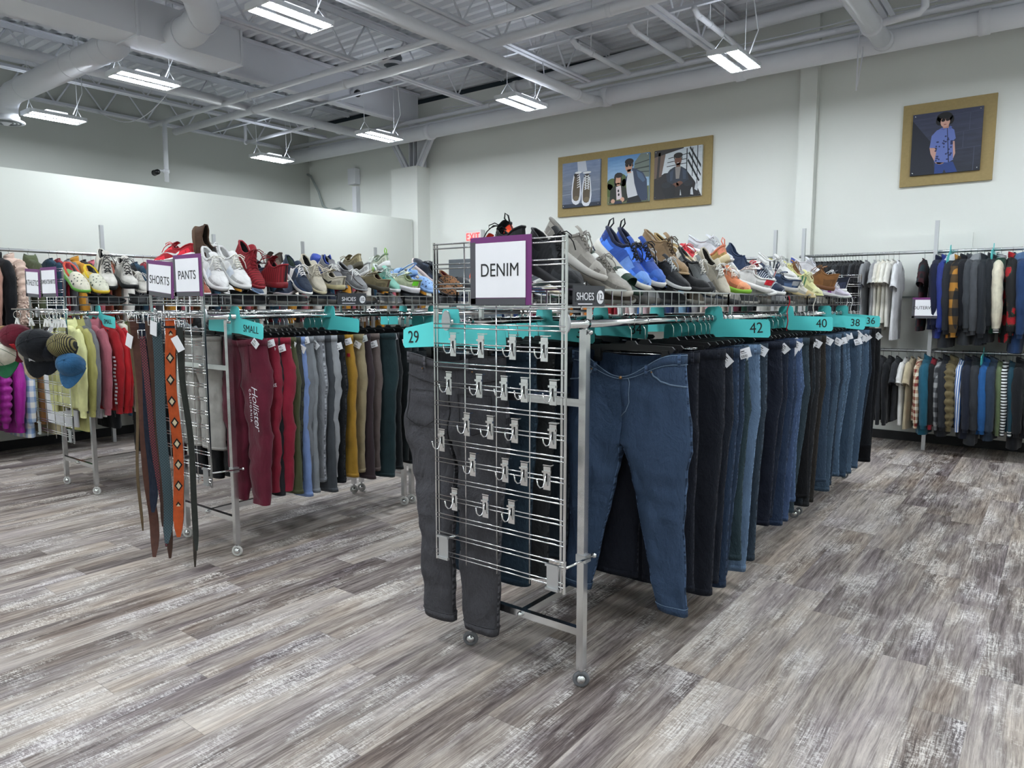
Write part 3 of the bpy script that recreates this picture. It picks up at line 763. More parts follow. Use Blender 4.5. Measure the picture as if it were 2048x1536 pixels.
# ================================================================== builders: shoes (toe +x, sole on z = 0)
def _shoe(L=.29, high=0., wide=1., chunk=1., toe=1., kind='sneaker'):
    P = {}
    WT = [(0, .012), (.03, .022), (.08, .030), (.2, .034), (.4, .0335), (.55, .039), (.7, .046), (.82, .043), (.91, .034), (.965, .021), (1, .006)]
    S = [0, .015, .04, .08, .13, .2, .28, .36, .42, .48, .54, .6, .66, .72, .78, .84, .9, .945, .975, 1]
    w = lambda s_: smooth(WT, s_) * wide
    X = lambda s_: (s_ - .5) * L
    st = lambda s_: pw(s_, [(0, .030), (.3, .027), (.7, .022), (1, .018)]) * chunk
    sb = lambda s_: .004 * max(0, (.12 - s_) / .12) + .018 * max(0, (s_ - .72) / .28) ** 2
    HT = [(0, .062 + high), (.08, .060 + high), (.24, .046 + high * .9), (.36, .060 + high), (.42, .074 + high * .9), (.5, .068 + high * .35), (.6, .056), (.7, .046), (.82, .037 * toe), (.92, .026 * toe), (.98, .013), (1, .003)]
    if kind in ('moccasin', 'slipper'): HT = [(0, .050), (.1, .048), (.25, .042), (.40, .052), (.5, .062), (.62, .056), (.72, .048), (.84, .040), (.93, .028), (.98, .014), (1, .003)]
    h = lambda s_: smooth(HT, s_)
    # sole
    rings = []
    n = 2 * len(S)
    def outline(f, zf, k):
        pts = []
        for s_ in S: pts.append((X(s_) + (k * (s_ - .5) * .02), -w(s_) * f, zf(s_)))
        for s_ in reversed(S): pts.append((X(s_) + (k * (s_ - .5) * .02), w(s_) * f, zf(s_)))
        return pts
    m = MB(); m.loft([outline(.94, lambda q: sb(q), 0), outline(1.06, lambda q: sb(q) + .004, .6), outline(1.09, lambda q: sb(q) + st(q) * .6, .9), outline(1.06, lambda q: sb(q) + st(q), .7), outline(.9, lambda q: sb(q) + st(q) + .001, 0)], True, True, True)
    P['sole'] = m.mesh('sole')
    m = MB(); m.loft([outline(.95, lambda q: sb(q) - .004, 0), outline(1.05, lambda q: sb(q) - .003, .5), outline(1.055, lambda q: sb(q) + .004, .6)], True, True, False)
    P['outsole'] = m.mesh('outsole')
    # upper
    def pmax(s_): return smooth([(0, .62), (.1, .60), (.36, .60), (.46, .84), (.56, .93), (.62, 1.)], s_) if kind not in ('moccasin', 'slipper') else smooth([(0, .66), (.1, .62), (.3, .62), (.42, .80), (.48, 1.)], s_)
    def up(s_, f, off=0.):
        """f -1..1 across the shoe, outer skin"""
        a = abs(f) ; sg = 1 if f >= 0 else -1
        ph = a * pi/2 * pmax(s_) if True else 0
        ww = w(s_) + off; hh = h(s_) + off
        ca, sa = cos(ph), sin(ph)
        yy = ww * max(ca, 0) ** .55; zz = hh * sa ** .9
        if pmax(s_) < .99: yy = max(yy, ww * .50 * (1 - max(0, (s_ - .42)) * 3))
        if high and s_ < .5: yy *= 1 - .10 * sa
        return Vector((X(s_) - (.010 * sa * max(0, 1 - s_ / .1)), sg * yy, sb(s_) + st(s_) * .9 + zz))
    M = 9
    def sect(s_, off=0.):
        fs = [i / M for i in range(M + 1)]
        return [up(s_, -f if f > 0 else -1e-6, off) for f in fs], [up(s_, f, off) for f in fs]
    m = MB(); LR = [sect(s_) for s_ in S]
    m.loft([[*a] for a, b in LR], closed=False); m.loft([[*b] for a, b in LR], closed=False)
    m.loft([LR[0][0], LR[0][1]], closed=False)
    P['upper'] = m.mesh('upper')
    m = MB(); SS = [q for q in S if q <= .62]
    def inn(s_, sg):
        base = [up(s_, sg * f, -.0055) for f in (1., .8, .6, .3, .02)]
        edge = up(s_, sg, .0012)
        return [edge] + base
    m.loft([inn(q, -1) for q in SS], closed=False); m.loft([inn(q, 1) for q in SS], closed=False)
    m.loft([inn(SS[0], -1), inn(SS[0], 1)], closed=False)
    P['lining'] = m.mesh('lining')
    # collar roll
    pts = [up(q, -1, .002) for q in reversed([q for q in S if q <= .42])] + [up(q, 1, .002) for q in [q for q in S if q <= .42]]
    P['collar'] = MB().tube(pts, .0048 * (1.5 if kind == 'runner' else 1), 7).mesh('collar')
    # tongue and laces
    m = MB(); rings = []
    for i in range(9):
        q = lerp(.66, .36, i / 8); zz = up(q, 1.).z if q > .6 else sb(q) + st(q) + h(q)
        lift = .004 + .030 * max(0, (i - 4) / 4) ** 1.5
        hw = lerp(.017, .024, i / 8)
        rings.append([(X(q) - (.012 * max(0, i - 5) / 3), y_, zz + lift - .010 * abs(y_ / hw) ** 2) for y_ in [hw * (j / 4 - 1) for j in range(9)]])
    m.loft(rings, closed=False); P['tongue'] = m.mesh('tongue')
    m = MB()
    for i in range(6):
        q0, q1 = lerp(.64, .42, i / 5.), lerp(.64, .42, (i + .8) / 5.)
        for sg in (-1, 1):
            a = Vector((X(q0), sg * .021, sb(q0) + st(q0) + h(q0) * .96 + .002)); b = Vector((X(q1), -sg * .021, sb(q1) + st(q1) + h(q1) * .96 + .003))
            mid = (a + b) / 2 + Vector((0, 0, .010)); m.tube([a, mid, b], .0026, 5)
    q = .43; zt = sb(q) + st(q) + h(q) + .012
    for sg in (-1, 1):
        m.tube([(X(q), 0, zt), (X(q) + .012, sg * .018, zt + .012), (X(q) + .022, sg * .042, zt + .002), (X(q) + .020, sg * .046, zt - .012), (X(q) + .006, sg * .024, zt - .002), (X(q), 0, zt)], .0024, 5)
        m.tube([(X(q), 0, zt), (X(q) + .02, sg * .02, zt + .003), (X(q) + .045, sg * .035, zt - .018), (X(q) + .06, sg * .045, zt - .045)], .0024, 5)
    P['laces'] = m.mesh('laces')
    def pat(s0, s1, f0, f1, slant=0., off=.0018, sides=(-1, 1), n=6):
        m = MB()
        for sg in sides:
            m.loft([[up(lerp(s0, s1, i/n) + slant * (lerp(f0, f1, j/5)), sg * lerp(f0, f1, j/5), off) for j in range(6)] for i in range(n+1)], closed=False)
        return m.mesh('patch')
    P['eyestay'] = pat(.41, .645, .60, .97, 0, .0014); P['heel_counter'] = pat(.0, .26, .02, .50, .05, .0012); P['mudguard'] = pat(.60, .985, .02, .30, .02, .0012)
    P['toe_cap'] = pat(.80, .995, .02, 1., 0, .0016)
    P['heel_tab'] = pat(.0, .11, .25, .98, 0, .0020)
    P['stripe'] = pat(.40, .50, .05, .86, -.10)
    P['three'] = [pat(a, a + .035, .06, .82, -.10) for a in (.38, .46, .54)]
    sw = MB()
    for sg in (-1, 1):
        top_ = [(.24, .30), (.30, .12), (.40, .14), (.52, .36), (.66, .66)]; bot_ = [(.22, .62), (.33, .28), (.42, .30), (.54, .44), (.665, .68)]
        sw.loft([[up(a[0], sg * a[1], .0022), up(b_[0], sg * b_[1], .0022)] for a, b_ in zip(bot_, top_)], closed=False)
    P['swoop'] = sw.mesh('swoop')
    P['overlay'] = pat(.50, .68, .02, .55, .06, .0016)
    P['pull_tab'] = MB().tube([up(0, .9) + Vector((0, -.006, -.004)), up(0, .95) + Vector((-.016, -.004, .03)), up(0, .95) + Vector((-.012, 0, .046)), up(0, .95) + Vector((.002, .003, .030)), up(0, .9) + Vector((0, .004, -.004))], .0035, 6).mesh('pull')
    if kind == 'moccasin':
        pts = [up(q, -.62, .002) for q in (.42, .55, .68, .8, .88, .93)] + [up(.955, 0.3, .003)] + [up(q, .62, .002) for q in (.93, .88, .8, .68, .55, .42)]
        P['seam'] = MB().tube(pts, .0028, 6).mesh('seam')
    if kind == 'slipper': pass
    return P
def _clog():
    P = _shoe(.29, 0, 1.12, 1.15, 1.2, 'slipper')
    out = {'sole': P['sole']}
    L = .29; X = lambda s_: (s_ - .5) * L
    S = [.40, .46, .52, .6, .68, .76, .84, .9, .95, .985, 1.]
    wt = [(0, .03), (.2, .037), (.4, .039), (.6, .047), (.74, .053), (.86, .046), (.95, .028), (1, .008)]
    ht = [(.40, .062), (.5, .066), (.62, .060), (.76, .050), (.88, .038), (.96, .022), (1, .006)]
    U = lambda s_, a, o=0.: Vector((X(s_), (smooth(wt, s_) + o) * math.copysign(abs(cos(a)) ** .6, cos(a)), .022 + (smooth(ht, s_) + o) * max(0, sin(a)) ** .8))
    m = MB(); m.loft([[U(q, pi * j / 16) for j in range(17)] for q in S], closed=False)
    m.loft([[U(.40, pi * j / 16, -.007) + Vector((.0, 0, 0)) for j in range(17)], [U(.40, pi * j / 16) for j in range(17)]], closed=False)
    m.loft([[U(.40, pi * j / 16, -.007) for j in range(17)], [U(.6, pi * j / 16, -.007) for j in range(17)]], closed=False)
    SR = [0, .03, .08, .16, .26, .36, .42]
    ed = lambda s_, sg, z: (X(s_), sg * smooth([(0, .014), (.03, .025), (.08, .033), (.2, .038), (.42, .040)], s_), z)
    rim = [ed(q, -1, .022) for q in reversed(SR)] + [ed(q, 1, .022) for q in SR]; rimt = [(a, b, .040) for a, b, c in rim]
    m.loft([rim, rimt], closed=False); out['upper'] = m.mesh('clog_upper')
    m = MB()
    for q, a in ((.56, 60), (.56, 90), (.56, 120), (.66, 50), (.66, 78), (.66, 104), (.66, 130), (.76, 62), (.76, 92), (.76, 118), (.85, 75), (.85, 105), (.62, 18), (.74, 18), (.62, 162), (.74, 162)):
        p = U(q, radians(a), .0012); nrm = (p - Vector((X(q), 0, .022))).normalized()
        R = nrm.to_track_quat('Z', 'Y').to_matrix(); r_ = .0052 if 30 < a < 150 else .008
        m.v += []; i = len(m.v); m.v += [p + R @ Vector((r_ * cos(2*pi*j/9), r_ * sin(2*pi*j/9), 0)) for j in range(9)]; m.f.append(tuple(range(i, i + 9)))
    out['vent_holes'] = m.mesh('holes')
    m = MB(); m.tube([(X(.42), -.040, .052), (X(.3), -.042, .060), (X(.08), -.034, .078), (X(-.03), -.014, .086), (X(-.03), .014, .086), (X(.08), .034, .078), (X(.3), .042, .060), (X(.42), .040, .052)], .008, 8, True, .45)
    out['heel_strap'] = m.mesh('strap')
    return out
def _slide():
    P = _shoe(.29, 0, 1.1, 1.1, 1, 'slipper'); out = {'sole': P['sole']}
    def band(s0, s1, o):
        rings = []
        for i in range(7):
            q = lerp(s0, s1, i/6); x = (q - .5) * .29
            rings.append([(x, (.054 + o) * math.copysign(abs(cos(a)) ** .6, cos(a)), .012 + (.056 + o) * sin(a) ** .8) for a in [pi * j / 16 for j in range(17)]])
        return MB().loft(rings, closed=False).mesh('band')
    out['strap'] = band(.46, .78, 0); out['strap_panel'] = band(.53, .66, .002)
    return out
SHOE = {'low': _shoe(.285), 'runner': _shoe(.30, .006, 1.06, 1.35, 1.1, 'runner'), 'high': _shoe(.29, .055, 1.02, 1.1), 'boot': _shoe(.30, .07, 1.12, 1.5, 1.3), 'moc': _shoe(.28, 0, 1.05, .6, 1.2, 'moccasin'), 'chukka': _shoe(.29, .028, 1.05, .7, 1.1), 'flat': _shoe(.28, 0, 1.0, .75, .9), 'slipper': _shoe(.27, 0, 1.15, .6, 1.25, 'slipper'), 'clog': _clog(), 'slide': _slide()}
def shoe(name, label, style, loc, yaw, pitch, roll, upper, sole='f0f0ee', outsole=None, lace=None, lining='2b2c30', tongue=None, stripe=None, toe=None, heel=None, three=None, swoop=None, overlay=None, pull=None, cat='shoe', um=None, group=None, strap=None, scale=1.0):
    P = SHOE[style]; leath = lambda c: fabric(c, 2.2, .62, .12)
    t = thing(name, label, cat, loc, (radians(roll), radians(pitch), radians(yaw)), group)
    t.scale = (scale,) * 3
    um_given = um; um = um or leath(upper)
    put('sole', P['sole'], plain('rubber_' + sole, sole, .6), t)
    if style == 'slide':
        put('strap', P['strap'], um, t); put('strap_panel', P['strap_panel'], leath(strap or 'e8ebe6'), t); return t
    put('upper', P['upper'], um, t)
    if style == 'clog':
        put('vent_holes', P['vent_holes'], plain('hole', lining, .8), t); put('heel_strap', P['heel_strap'], um if not strap else leath(strap), t); return t
    if outsole: put('outsole', P['outsole'], plain('rubber_' + outsole, outsole, .65), t)
    put('lining', P['lining'], fabric(lining, 2.), t); put('collar', P['collar'], leath(lining if style == 'runner' else upper) if not um or upper else um, t)
    if lace and um_given is None or lace and style == 'low':
        def shade(c, f): return ''.join('%02x' % max(0, min(255, int(int(c[i:i+2], 16) * f + (1 - f) * (0 if f < 1 else 255) * 0 + (12 if f > 1 else 0)))) for i in (0, 2, 4))
        f_ = .80 if int(upper[2:4], 16) > 90 else 1.45
        for q in ('eyestay', 'heel_counter', 'mudguard'): put(q, P[q], leath(shade(upper, f_)), t)
    if lace:
        put('tongue', P['tongue'], leath(tongue or upper), t); put('laces', P['laces'], fabric(lace, 3.), t)
    if stripe: put('side_stripe', P['stripe'], leath(stripe), t)
    if three:
        for q in P['three']: put('side_stripe', q, leath(three), t)
    if swoop: put('side_logo', P['swoop'], leath(swoop), t)
    if toe: put('toe_cap', P['toe_cap'], leath(toe), t)
    if heel: put('heel_tab', P['heel_tab'], leath(heel), t)
    if overlay: put('overlay', P['overlay'], leath(overlay), t)
    if pull: put('pull_tab', P['pull_tab'], leath(pull), t)
    if style == 'moc': put('apron_seam', P['seam'], leath('3a332d' if upper < '8' else 'e9e2d4'), t)
    return t
# ================================================================== rolling racks, baskets, grid panels
RZ = 1.472
_WH = MB().ring((0, 0, 0), .026, .009, 'x', 24, 8).mesh('tyre'); _HUB = MB().sphere((0, 0, 0), .0205).mesh('hub')
_FORK = MB().box((0, 0, .036), (.012, .012, .04)).box((0, .0, .052), (.024, .024, .01)).mesh('fork', False)
def caster(parent, x, y, mat):
    w = put('caster', _WH, mat, parent, (x, y, .035), (0, 0, radians(-58)))
    put('hub_cap', _HUB, CH, w); put('swivel_fork', _FORK, CH, w)
def rack_unit(x0, x1, y0, y1, label, group, wheels, ends=True):
    t = thing('garment_rack', label, 'clothing rack', (0, 0, 0), group=group)
    ww = .031; ya, yb = y0 + .04, y1 - .04
    for x in (x0, x1):
        for y in (ya, yb):
            put('leg', MB().box((x, y, .765), (ww, ww, 1.37)).mesh('leg', False), CH2, t)
            caster(t, x, y, wheels)
        put('hang_rail', MB().tube([(x, y0 - (.10 if ends else .0), RZ), (x, y1 + .0, RZ)], .0155, 14).mesh('rail'), CH, t)
        for y in (ya, yb):
            put('rail_collar', MB().cyl((x, y, RZ), .0195, .03, 'y', 14).box((x, y, RZ - .022), (.02, .02, .012)).sphere((x + .026, y, RZ - .032), .010).mesh('collar'), CH, t)
        if ends:
            put('end_bracket', MB().prism([(.024 * cos(a), (.05 if sin(a) > 0 else .035) * sin(a)) for a in [2*pi*j/18 for j in range(18)]], .008, lambda u, v, q: (x + u, y0 - .105 + q, RZ + v)).mesh('bracket', False), STEEL, t)
    for z in (.235, 1.165):
        for y in (ya, yb):
            put('cross_bar', MB().box(((x0+x1)/2, y, z), (x1 - x0 - ww, .026, .030)).mesh('cross', False), CH2, t)
        put('long_bar', MB().box(((x0+x1)/2, (y0+y1)/2, z), (.028, y1 - y0 - .1, .028)).mesh('longbar', False), CH2, t)
        put('bolt_cap', MB().sphere(((x0+x1)/2, ya - .018, z), .013).mesh('bolt'), CH, t)
    return t
def basket(x0, x1, y0, y1, label, group):
    t = thing('wire_basket', label, 'basket', (0, 0, 0), group=group); r = .0022; zb, zt = 1.538, 1.603
    m = MB()
    n = int((x1 - x0) / .045); 
    for i in range(n + 1):
        x = lerp(x0, x1, i / n); m.bar((x, y0, zb), (x, y1, zb), .0034)
    n = int((y1 - y0) / .075)
    for i in range(n + 1):
        y = lerp(y0, y1, i / n); m.bar((x0, y, zb - .003), (x1, y, zb - .003), .0034)
    for i in range(n + 1):
        y = lerp(y0, y1, i / n)
        for x in (x0, x1): m.bar((x, y, zb), (x, y, zt), .0042)
    for i in range(9):
        x = lerp(x0, x1, i / 8)
        for y in (y0, y1): m.bar((x, y, zb), (x, y, zt), .0042)
    for z in (zb, zt):
        q = [(x0, y0, z), (x1, y0, z), (x1, y1, z), (x0, y1, z), (x0, y0, z)]
        for a, b_ in zip(q, q[1:]): m.bar(a, b_, .0066)
    put('wire_body', m.mesh('wire_body', False), CH, t)
    put('tray_sheet', MB().box(((x0+x1)/2, (y0+y1)/2, zb + .004), (x1-x0-.03, y1-y0-.03, .003)).mesh('tray', False), plain('dark_tray', '2c3033', .55), t)
    for x in (x0 + .035, x1 - .035):
        for y in (y0 + .12, y1 - .12):
            put('support_bracket', MB().box((x, y, (RZ + zb) / 2 + .004), (.016, .016, zb - RZ - .012)).mesh('sup', False), CH2, t)
    return t
def grid(x0, x1, y, z0, z1, label, sp=.0795, r=.0030, mat=None):
    t = thing('wire_grid_panel', label, 'grid panel', ((x0+x1)/2, y, z0)); w = (x1 - x0) / 2; h = z1 - z0; mat = mat or CH
    m = MB(); z = h - .004; 
    while z > .0:
        for q in (0, .017): m.tube([(-w, 0, z - q), (w, 0, z - q)], r, 6)
        z -= sp
    put('cross_wires', m.mesh('cross_wires'), mat, t)
    m = MB()
    for k in range(1, 4): m.tube([(lerp(-w, w, k/4), .006, 0), (lerp(-w, w, k/4), .006, h)], r, 6)
    put('upright_wires', m.mesh('uprights'), mat, t)
    for s_ in (-1, 1):
        put('edge_frame', MB().box((s_ * w, .004, h/2), (.006, .010, h + .008)).box((s_ * (w - .016), .004, h/2), (.005, .008, h)).mesh('edge', False), mat, t)
        put('corner_plate', MB().box((s_ * (w - .045), -.006, .055), (.052, .004, .088)).box((s_ * (w - .045), -.009, .102), (.058, .012, .010)).box((s_ * (w - .045), -.009, .010), (.058, .012, .010)).mesh('plate', False), STEEL, t)
    return t
CAST_G = plain('grey_rubber', '6b6d70', .5); CAST_W = plain('pale_rubber', 'c9c9c5', .5)
RK = [(-2.05, -1.46, 'denim', CAST_G), (-4.54, -3.955, 'pants', CAST_W), (-6.735, -6.165, 'sweatshirt', CAST_W)]
YS = {'denim': 2.335, 'pants': 2.35, 'sweatshirt': 2.465}
for x0, x1, nm, wm in RK:
    for k in range(3):
        y0 = YS[nm] + 1.5 * k
        wh = ['front', 'middle', 'rear'][k]
        rack_unit(x0, x1, y0, y0 + 1.5, f'chrome double-rail rolling garment rack, {wh} section of the {nm} row', 'chrome rolling racks', wm, k == 0)
        basket(x0 - .012, x1 + .018, y0 - .02, y0 + 1.47, f'chrome wire shoe basket on top of the {wh} section of the {nm} row', 'wire shoe baskets')
grid(-2.055, -1.412, 2.165, .475, 1.79, 'chrome wire grid panel with empty hooks, closing the end of the denim rack')
grid(-4.47, -3.865, 2.19, .49, 1.81, 'chrome wire grid panel behind the hanging belts, at the end of the pants rack')
grid(-6.66, -5.985, 2.29, .48, 1.815, 'chrome wire grid panel behind the hanging caps, at the end of the sweatshirt rack')
grid(-2.05, -1.42, 6.855, .5, 1.80, 'small distant wire grid panel closing the rear end of the denim row')
for x, nm in ((-1.46, 'denim'), (-2.05, 'denim'), (-3.955, 'pants'), (-4.54, 'pants')):
    yy = YS[nm] + .04
    q = thing('standoff_rod', f'chrome stand-off rod joining the grid panel to the {"inner" if x in (-2.05, -4.54) else "aisle-side"} leg of the {nm} rack', 'rod', (x, yy, .545), group='grid stand-off rods')
    put('rod', MB().tube([(.024, .045, 0), (.03, -.165, .012)], .0052, 8).mesh('rod'), CH, q)
    put('ball_end', MB().sphere((.024, .05, 0), .011).mesh('ball'), CH, q)
    put('clamp', MB().box((.004, 0, 0), (.046, .04, .03)).mesh('clamp', False), STEEL, q)
# hooks on the denim grid
_hp = MB().box((0, 0, -.045), (.030, .0035, .088)).box((0, .008, .004), (.034, .020, .004)).box((0, -.004, -.02), (.034, .010, .008)).mesh('plate', False)
_hs = MB().box((0, -.0022, -.042), (.006, .001, .030)).mesh('slot', False)
_hj = MB().tube([(-.002, -.004, -.030), (-.004, -.010, -.060), (-.006, -.018, -.076), (-.011, -.030, -.076), (-.015, -.038, -.064), (-.016, -.041, -.046)], .0026, 7).sphere((-.016, -.041, -.045), .0038).mesh('jhook')
rows = [('top', 1.428, [-1.945, -1.80, -1.645, -1.50]), ('second', 1.27, [-1.97, -1.81, -1.685, -1.59, -1.46]), ('third', 1.11, [-1.875, -1.755, -1.635, -1.46]), ('stray lower', 1.03, [-2.012]), ('fourth', .95, [-1.845, -1.68, -1.59, -1.485]), ('bottom', .79, [-1.945, -1.78, -1.65])]
for nm, z, xs in rows:
    for k, x in enumerate(xs):
        lab = f'chrome grid hook, {ordinal(k+1)} from the left in the {nm} row of the denim grid panel' if len(xs) > 1 else 'chrome grid hook sitting alone against the left edge of the denim grid panel'
        t = thing('grid_hook', lab, 'hook', (x, 2.159, z), group='empty hooks on the denim grid')
        put('back_plate', _hp, CH, t); put('key_slot', _hs, INK, t); put('hook_prong', _hj, CH, t)

# ---- paper signs on the grids
def sign(s, x0, x1, y, z0, z1, size, label, skew=0., squash=.86, dz=-.0, grey_right=False):
    t = thing('sign_card', label, 'sign', ((x0+x1)/2, y, (z0+z1)/2), (0, skew, 0)); w, h = x1 - x0, z1 - z0
    put('card', MB().box((0, 0, 0), (w, .003, h)).mesh('card', False), PURPLE, t)
    put('grey_border', MB().box((-w/2 + .013, -.0022, -.008), (.026, .0015, h - .02)).box((-.012, -.0022, -h/2 + .012), (w - .028, .0015, .024)).mesh('gb', False), GREYCARD, t)
    put('sheet', MB().box((.002, -.004, .002), (w - .052, .0015, h - .050)).mesh('sheet', False), PAPER, t)
    put('lettering', text_mesh(s, size, .0004, 1.02, squash), INK, t, (0.0, -.0055, dz))
sign('DENIM', -1.838, -1.548, 2.145, 1.545, 1.80, .070, 'white DENIM sign in a purple and grey border on the near grid panel')
sign('SHORTS', -4.44, -4.125, 2.165, 1.59, 1.80, .070, 'white SHORTS sign hung askew on the belt grid panel', radians(5), .9, -.01)
sign('PANTS', -4.10, -3.80, 2.155, 1.59, 1.825, .070, 'white PANTS sign on the belt grid panel', radians(0), .9)
sign('ATHLETIC', -6.63, -6.345, 2.265, 1.60, 1.82, .062, 'white ATHLETIC sign on the cap grid panel', radians(3), .85)
sign('SWEATSHIRTS', -6.325, -6.025, 2.265, 1.60, 1.825, .046, 'white SWEATSHIRTS sign on the cap grid panel', 0, .85)
sign('OUTERWEAR', -1.24, -.97, 8.36, 1.40, 1.61, .046, 'white OUTERWEAR sign hanging below the post of the wall rack', 0, .9)
def price_sign(num, x, y0, y1, z, label, tilt):
    t = thing('price_sign', label, 'sign', (x, (y0+y1)/2, z), (tilt, 0, pi/2)); w = y1 - y0; h = .078
    put('plate', MB().box((0, 0, 0), (w, .004, h)).mesh('plate', False), plain('charcoal_card', '3a3c41', .55), t)
    put('outline', MB().box((-.03, -.0026, .013), (w - .09, .001, .0012)).box((-.03, -.0026, -.021), (w - .09, .001, .0012)).box((-.03 - w/2 + .045, -.0026, -.004), (.0012, .001, .034)).box((-.03 + w/2 - .045, -.0026, -.004), (.0012, .001, .034)).mesh('ol', False), INK, t)
    put('lettering', text_mesh('SHOES', .040, .0004, 1.0, 1.05), PAPER, t, (-.03, -.003, -.003))
    put('small_print', MB().box((-.03, -.0026, -.030), (w * .45, .0008, .004)).mesh('sp', False), PAPER, t)
    put('price_disc', MB().cyl((w/2 - .034, -.003, -.004), .026, .0012, 'y', 26).mesh('disc', False), PAPER, t)
    put('price_figure', text_mesh(num, .037, .0004), INK, t, (w/2 - .034, -.0042, -.004))
price_sign('12.', -1.427, 2.235, 2.46, 1.578, 'dark SHOES price sign with 12 in a white disc, on the denim basket', 0)
price_sign('10.', -3.922, 3.19, 3.44, 1.582, 'dark SHOES price sign with 10 in a white disc, on the pants basket', radians(4))

# ---- teal size dividers
_dv = [(-.29, -.095), (-.285, -.03), (-.27, -.02), (-.05, .012), (-.045, .05), (-.03, .062), (.03, .062), (.045, .05), (.05, -.005), (.28, -.022), (.29, -.035), (.29, -.10), (.28, -.112), (.05, -.098), (-.28, -.108)]
_dv = MB().prism(_dv, .003, lambda u, v, q: (u, q - .0015, v)).mesh('divider', False)
def divider(s, loc, rz, label, side=1, tilt=0., size=.076):
    t = thing('size_divider', label, 'divider', loc, (0, tilt, rz), group='teal size dividers')
    put('divider_plate', _dv, TEAL, t)
    if s: put('size_print', text_mesh(s, size, .0004, 1., .9), INK, t, (side * (.222 if len(s) < 3 else .17), -.003, -.063))
divider('29', (-2.05, 2.262, RZ), 0, 'teal size divider printed 29 above the black jeans', -1, radians(-2))
divider('42', (-1.46, 3.66, RZ), 0, 'teal size divider printed 42 on the denim rail', 1, radians(-4))
divider('40', (-1.46, 4.90, RZ), 0, 'teal size divider printed 40 on the denim rail', 1, radians(-3))
divider('38', (-1.46, 5.86, RZ), 0, 'teal size divider printed 38 on the denim rail', 1, radians(1))
divider('SMALL', (-3.955, 2.44, RZ), 0, 'teal size divider printed SMALL above the burgundy joggers', 1, radians(4), .060)
divider('SMALL', (-6.165, 2.60, RZ), 0, 'teal size divider printed SMALL among the hoodies', 1, radians(1), .052)
for k, (x, y, w) in enumerate([(-2.05, 2.95, 'second along the inner denim rail'), (-2.05, 3.5, 'third along the inner denim rail'), (-2.05, 4.2, 'fourth along the inner denim rail'), (-1.46, 6.4, 'behind the 38 divider'), (-4.54, 2.8, 'first on the inner pants rail'), (-4.54, 3.6, 'second on the inner pants rail'), (-3.955, 4.15, 'past the dark trousers on the pants rail'), (-3.955, 3.15, 'among the grey trousers'), (-4.54, 4.4, 'third on the inner pants rail')]):
    divider(['36', '34', '33', '36', '42', 'XL', '', '', 'S'][k], (x, y, RZ), 0, 'teal size divider half hidden by hangers, ' + w, 1, 0)
divider('SMALL', (-.97, 8.7, 2.085), pi/2, 'teal divider printed SMALL at the head of the outerwear rail', 1, radians(-12), .05)
divider('', (-.60, 8.7, 2.085), pi/2, 'teal divider between the dark jackets on the outerwear rail', 1, 0)
divider('', (-.62, 8.7, 1.05), pi/2, 'teal divider on the lower outerwear rail', 1, 0)

# ---- wall racks
def wall_rack(axis, fixed, a0, a1, posts, label, group, back):
    t = thing('hanging_rail_rack', label, 'clothing rack', (0, 0, 0), group=group)
    P = (lambda s_, z, o=0.: (fixed + o, s_, z)) if axis == 'y' else (lambda s_, z, o=0.: (s_, fixed + o, z))
    for z in (2.085, 1.05):
        put('hang_rail', MB().tube([P(a0, z), P(a1, z)], .0165, 12).mesh('rail'), STEEL, t, label='upper rail' if z > 2 else 'lower rail')
    o = .034 if axis == 'y' else -.034
    for p in posts:
        put('post', MB().box(P(p, 1.2, o), (.036, .036, 2.40)).mesh('post', False), STEEL, t)
        for z in (2.085, 1.05):
            put('rail_bracket', MB().bar(P(p, z, o), P(p, z, back), .026, .02).mesh('brk', False), STEEL, t)
wall_rack('y', -8.46, -.4, 8.55, [1.0, 2.32, 3.64, 4.955, 6.27, 7.6], 'long steel wall rack with two rails along the white partition', 'wall racks', -.34)
wall_rack('x', 8.7, -2.47, 2.4, [-2.42, -1.10, .22, 1.54], 'steel wall rack with two rails holding tees and outerwear', 'wall racks', .44)
wall_rack('x', 8.7, -6.9, -2.68, [-2.74, -4.06, -5.38, -6.7], 'steel wall rack behind the denim row, between door and pilaster', 'wall racks', .44)
# ================================================================== clothes
random.seed(11)
PV = {
 'a': Pants(.245, .034, 1.08, seed=1, spread=.012), 'b': Pants(.235, .03, 1.04, seed=2, spread=.0, hem=.090, wave=.016), 'c': Pants(.25, .038, 1.10, seed=3, spread=.01, hem=.104, knee=.112),
 'd': Pants(.235, .032, 1.02, seed=4, spread=.0, hem=.10, lean=.03), 'e': Pants(.25, .034, 1.06, seed=5, spread=.02, hem=.094, wave=.018, lean=-.02),
 'wide': Pants(.25, .034, 1.0, seed=6, spread=.005, hem=.122, knee=.12),
 'jog': Pants(.205, .040, 1.0, hip=.235, knee=.100, hem=.074, seed=7, spread=.03, wave=.02, sag=.015), 'jog2': Pants(.195, .035, .98, hip=.22, knee=.094, hem=.070, seed=8, spread=.02, wave=.022),
 'slim': Pants(.185, .032, .97, hip=.205, knee=.086, hem=.076, seed=9, spread=.01), 'slim2': Pants(.19, .030, 1.02, hip=.21, knee=.092, hem=.086, seed=10, spread=.005, lean=.03),
}
PM = {k: v.mesh(name='trousers') for k, v in PV.items()}
PB = {k: v.band(-.0, .04) for k, v in PV.items()}
PH = {k: v.band(.972, .998, .0022) for k, v in PV.items()}
_BL = MB().box((0, 0, -.022), (.011, .006, .050)).mesh('belt_loop', False)
ZW = -.128
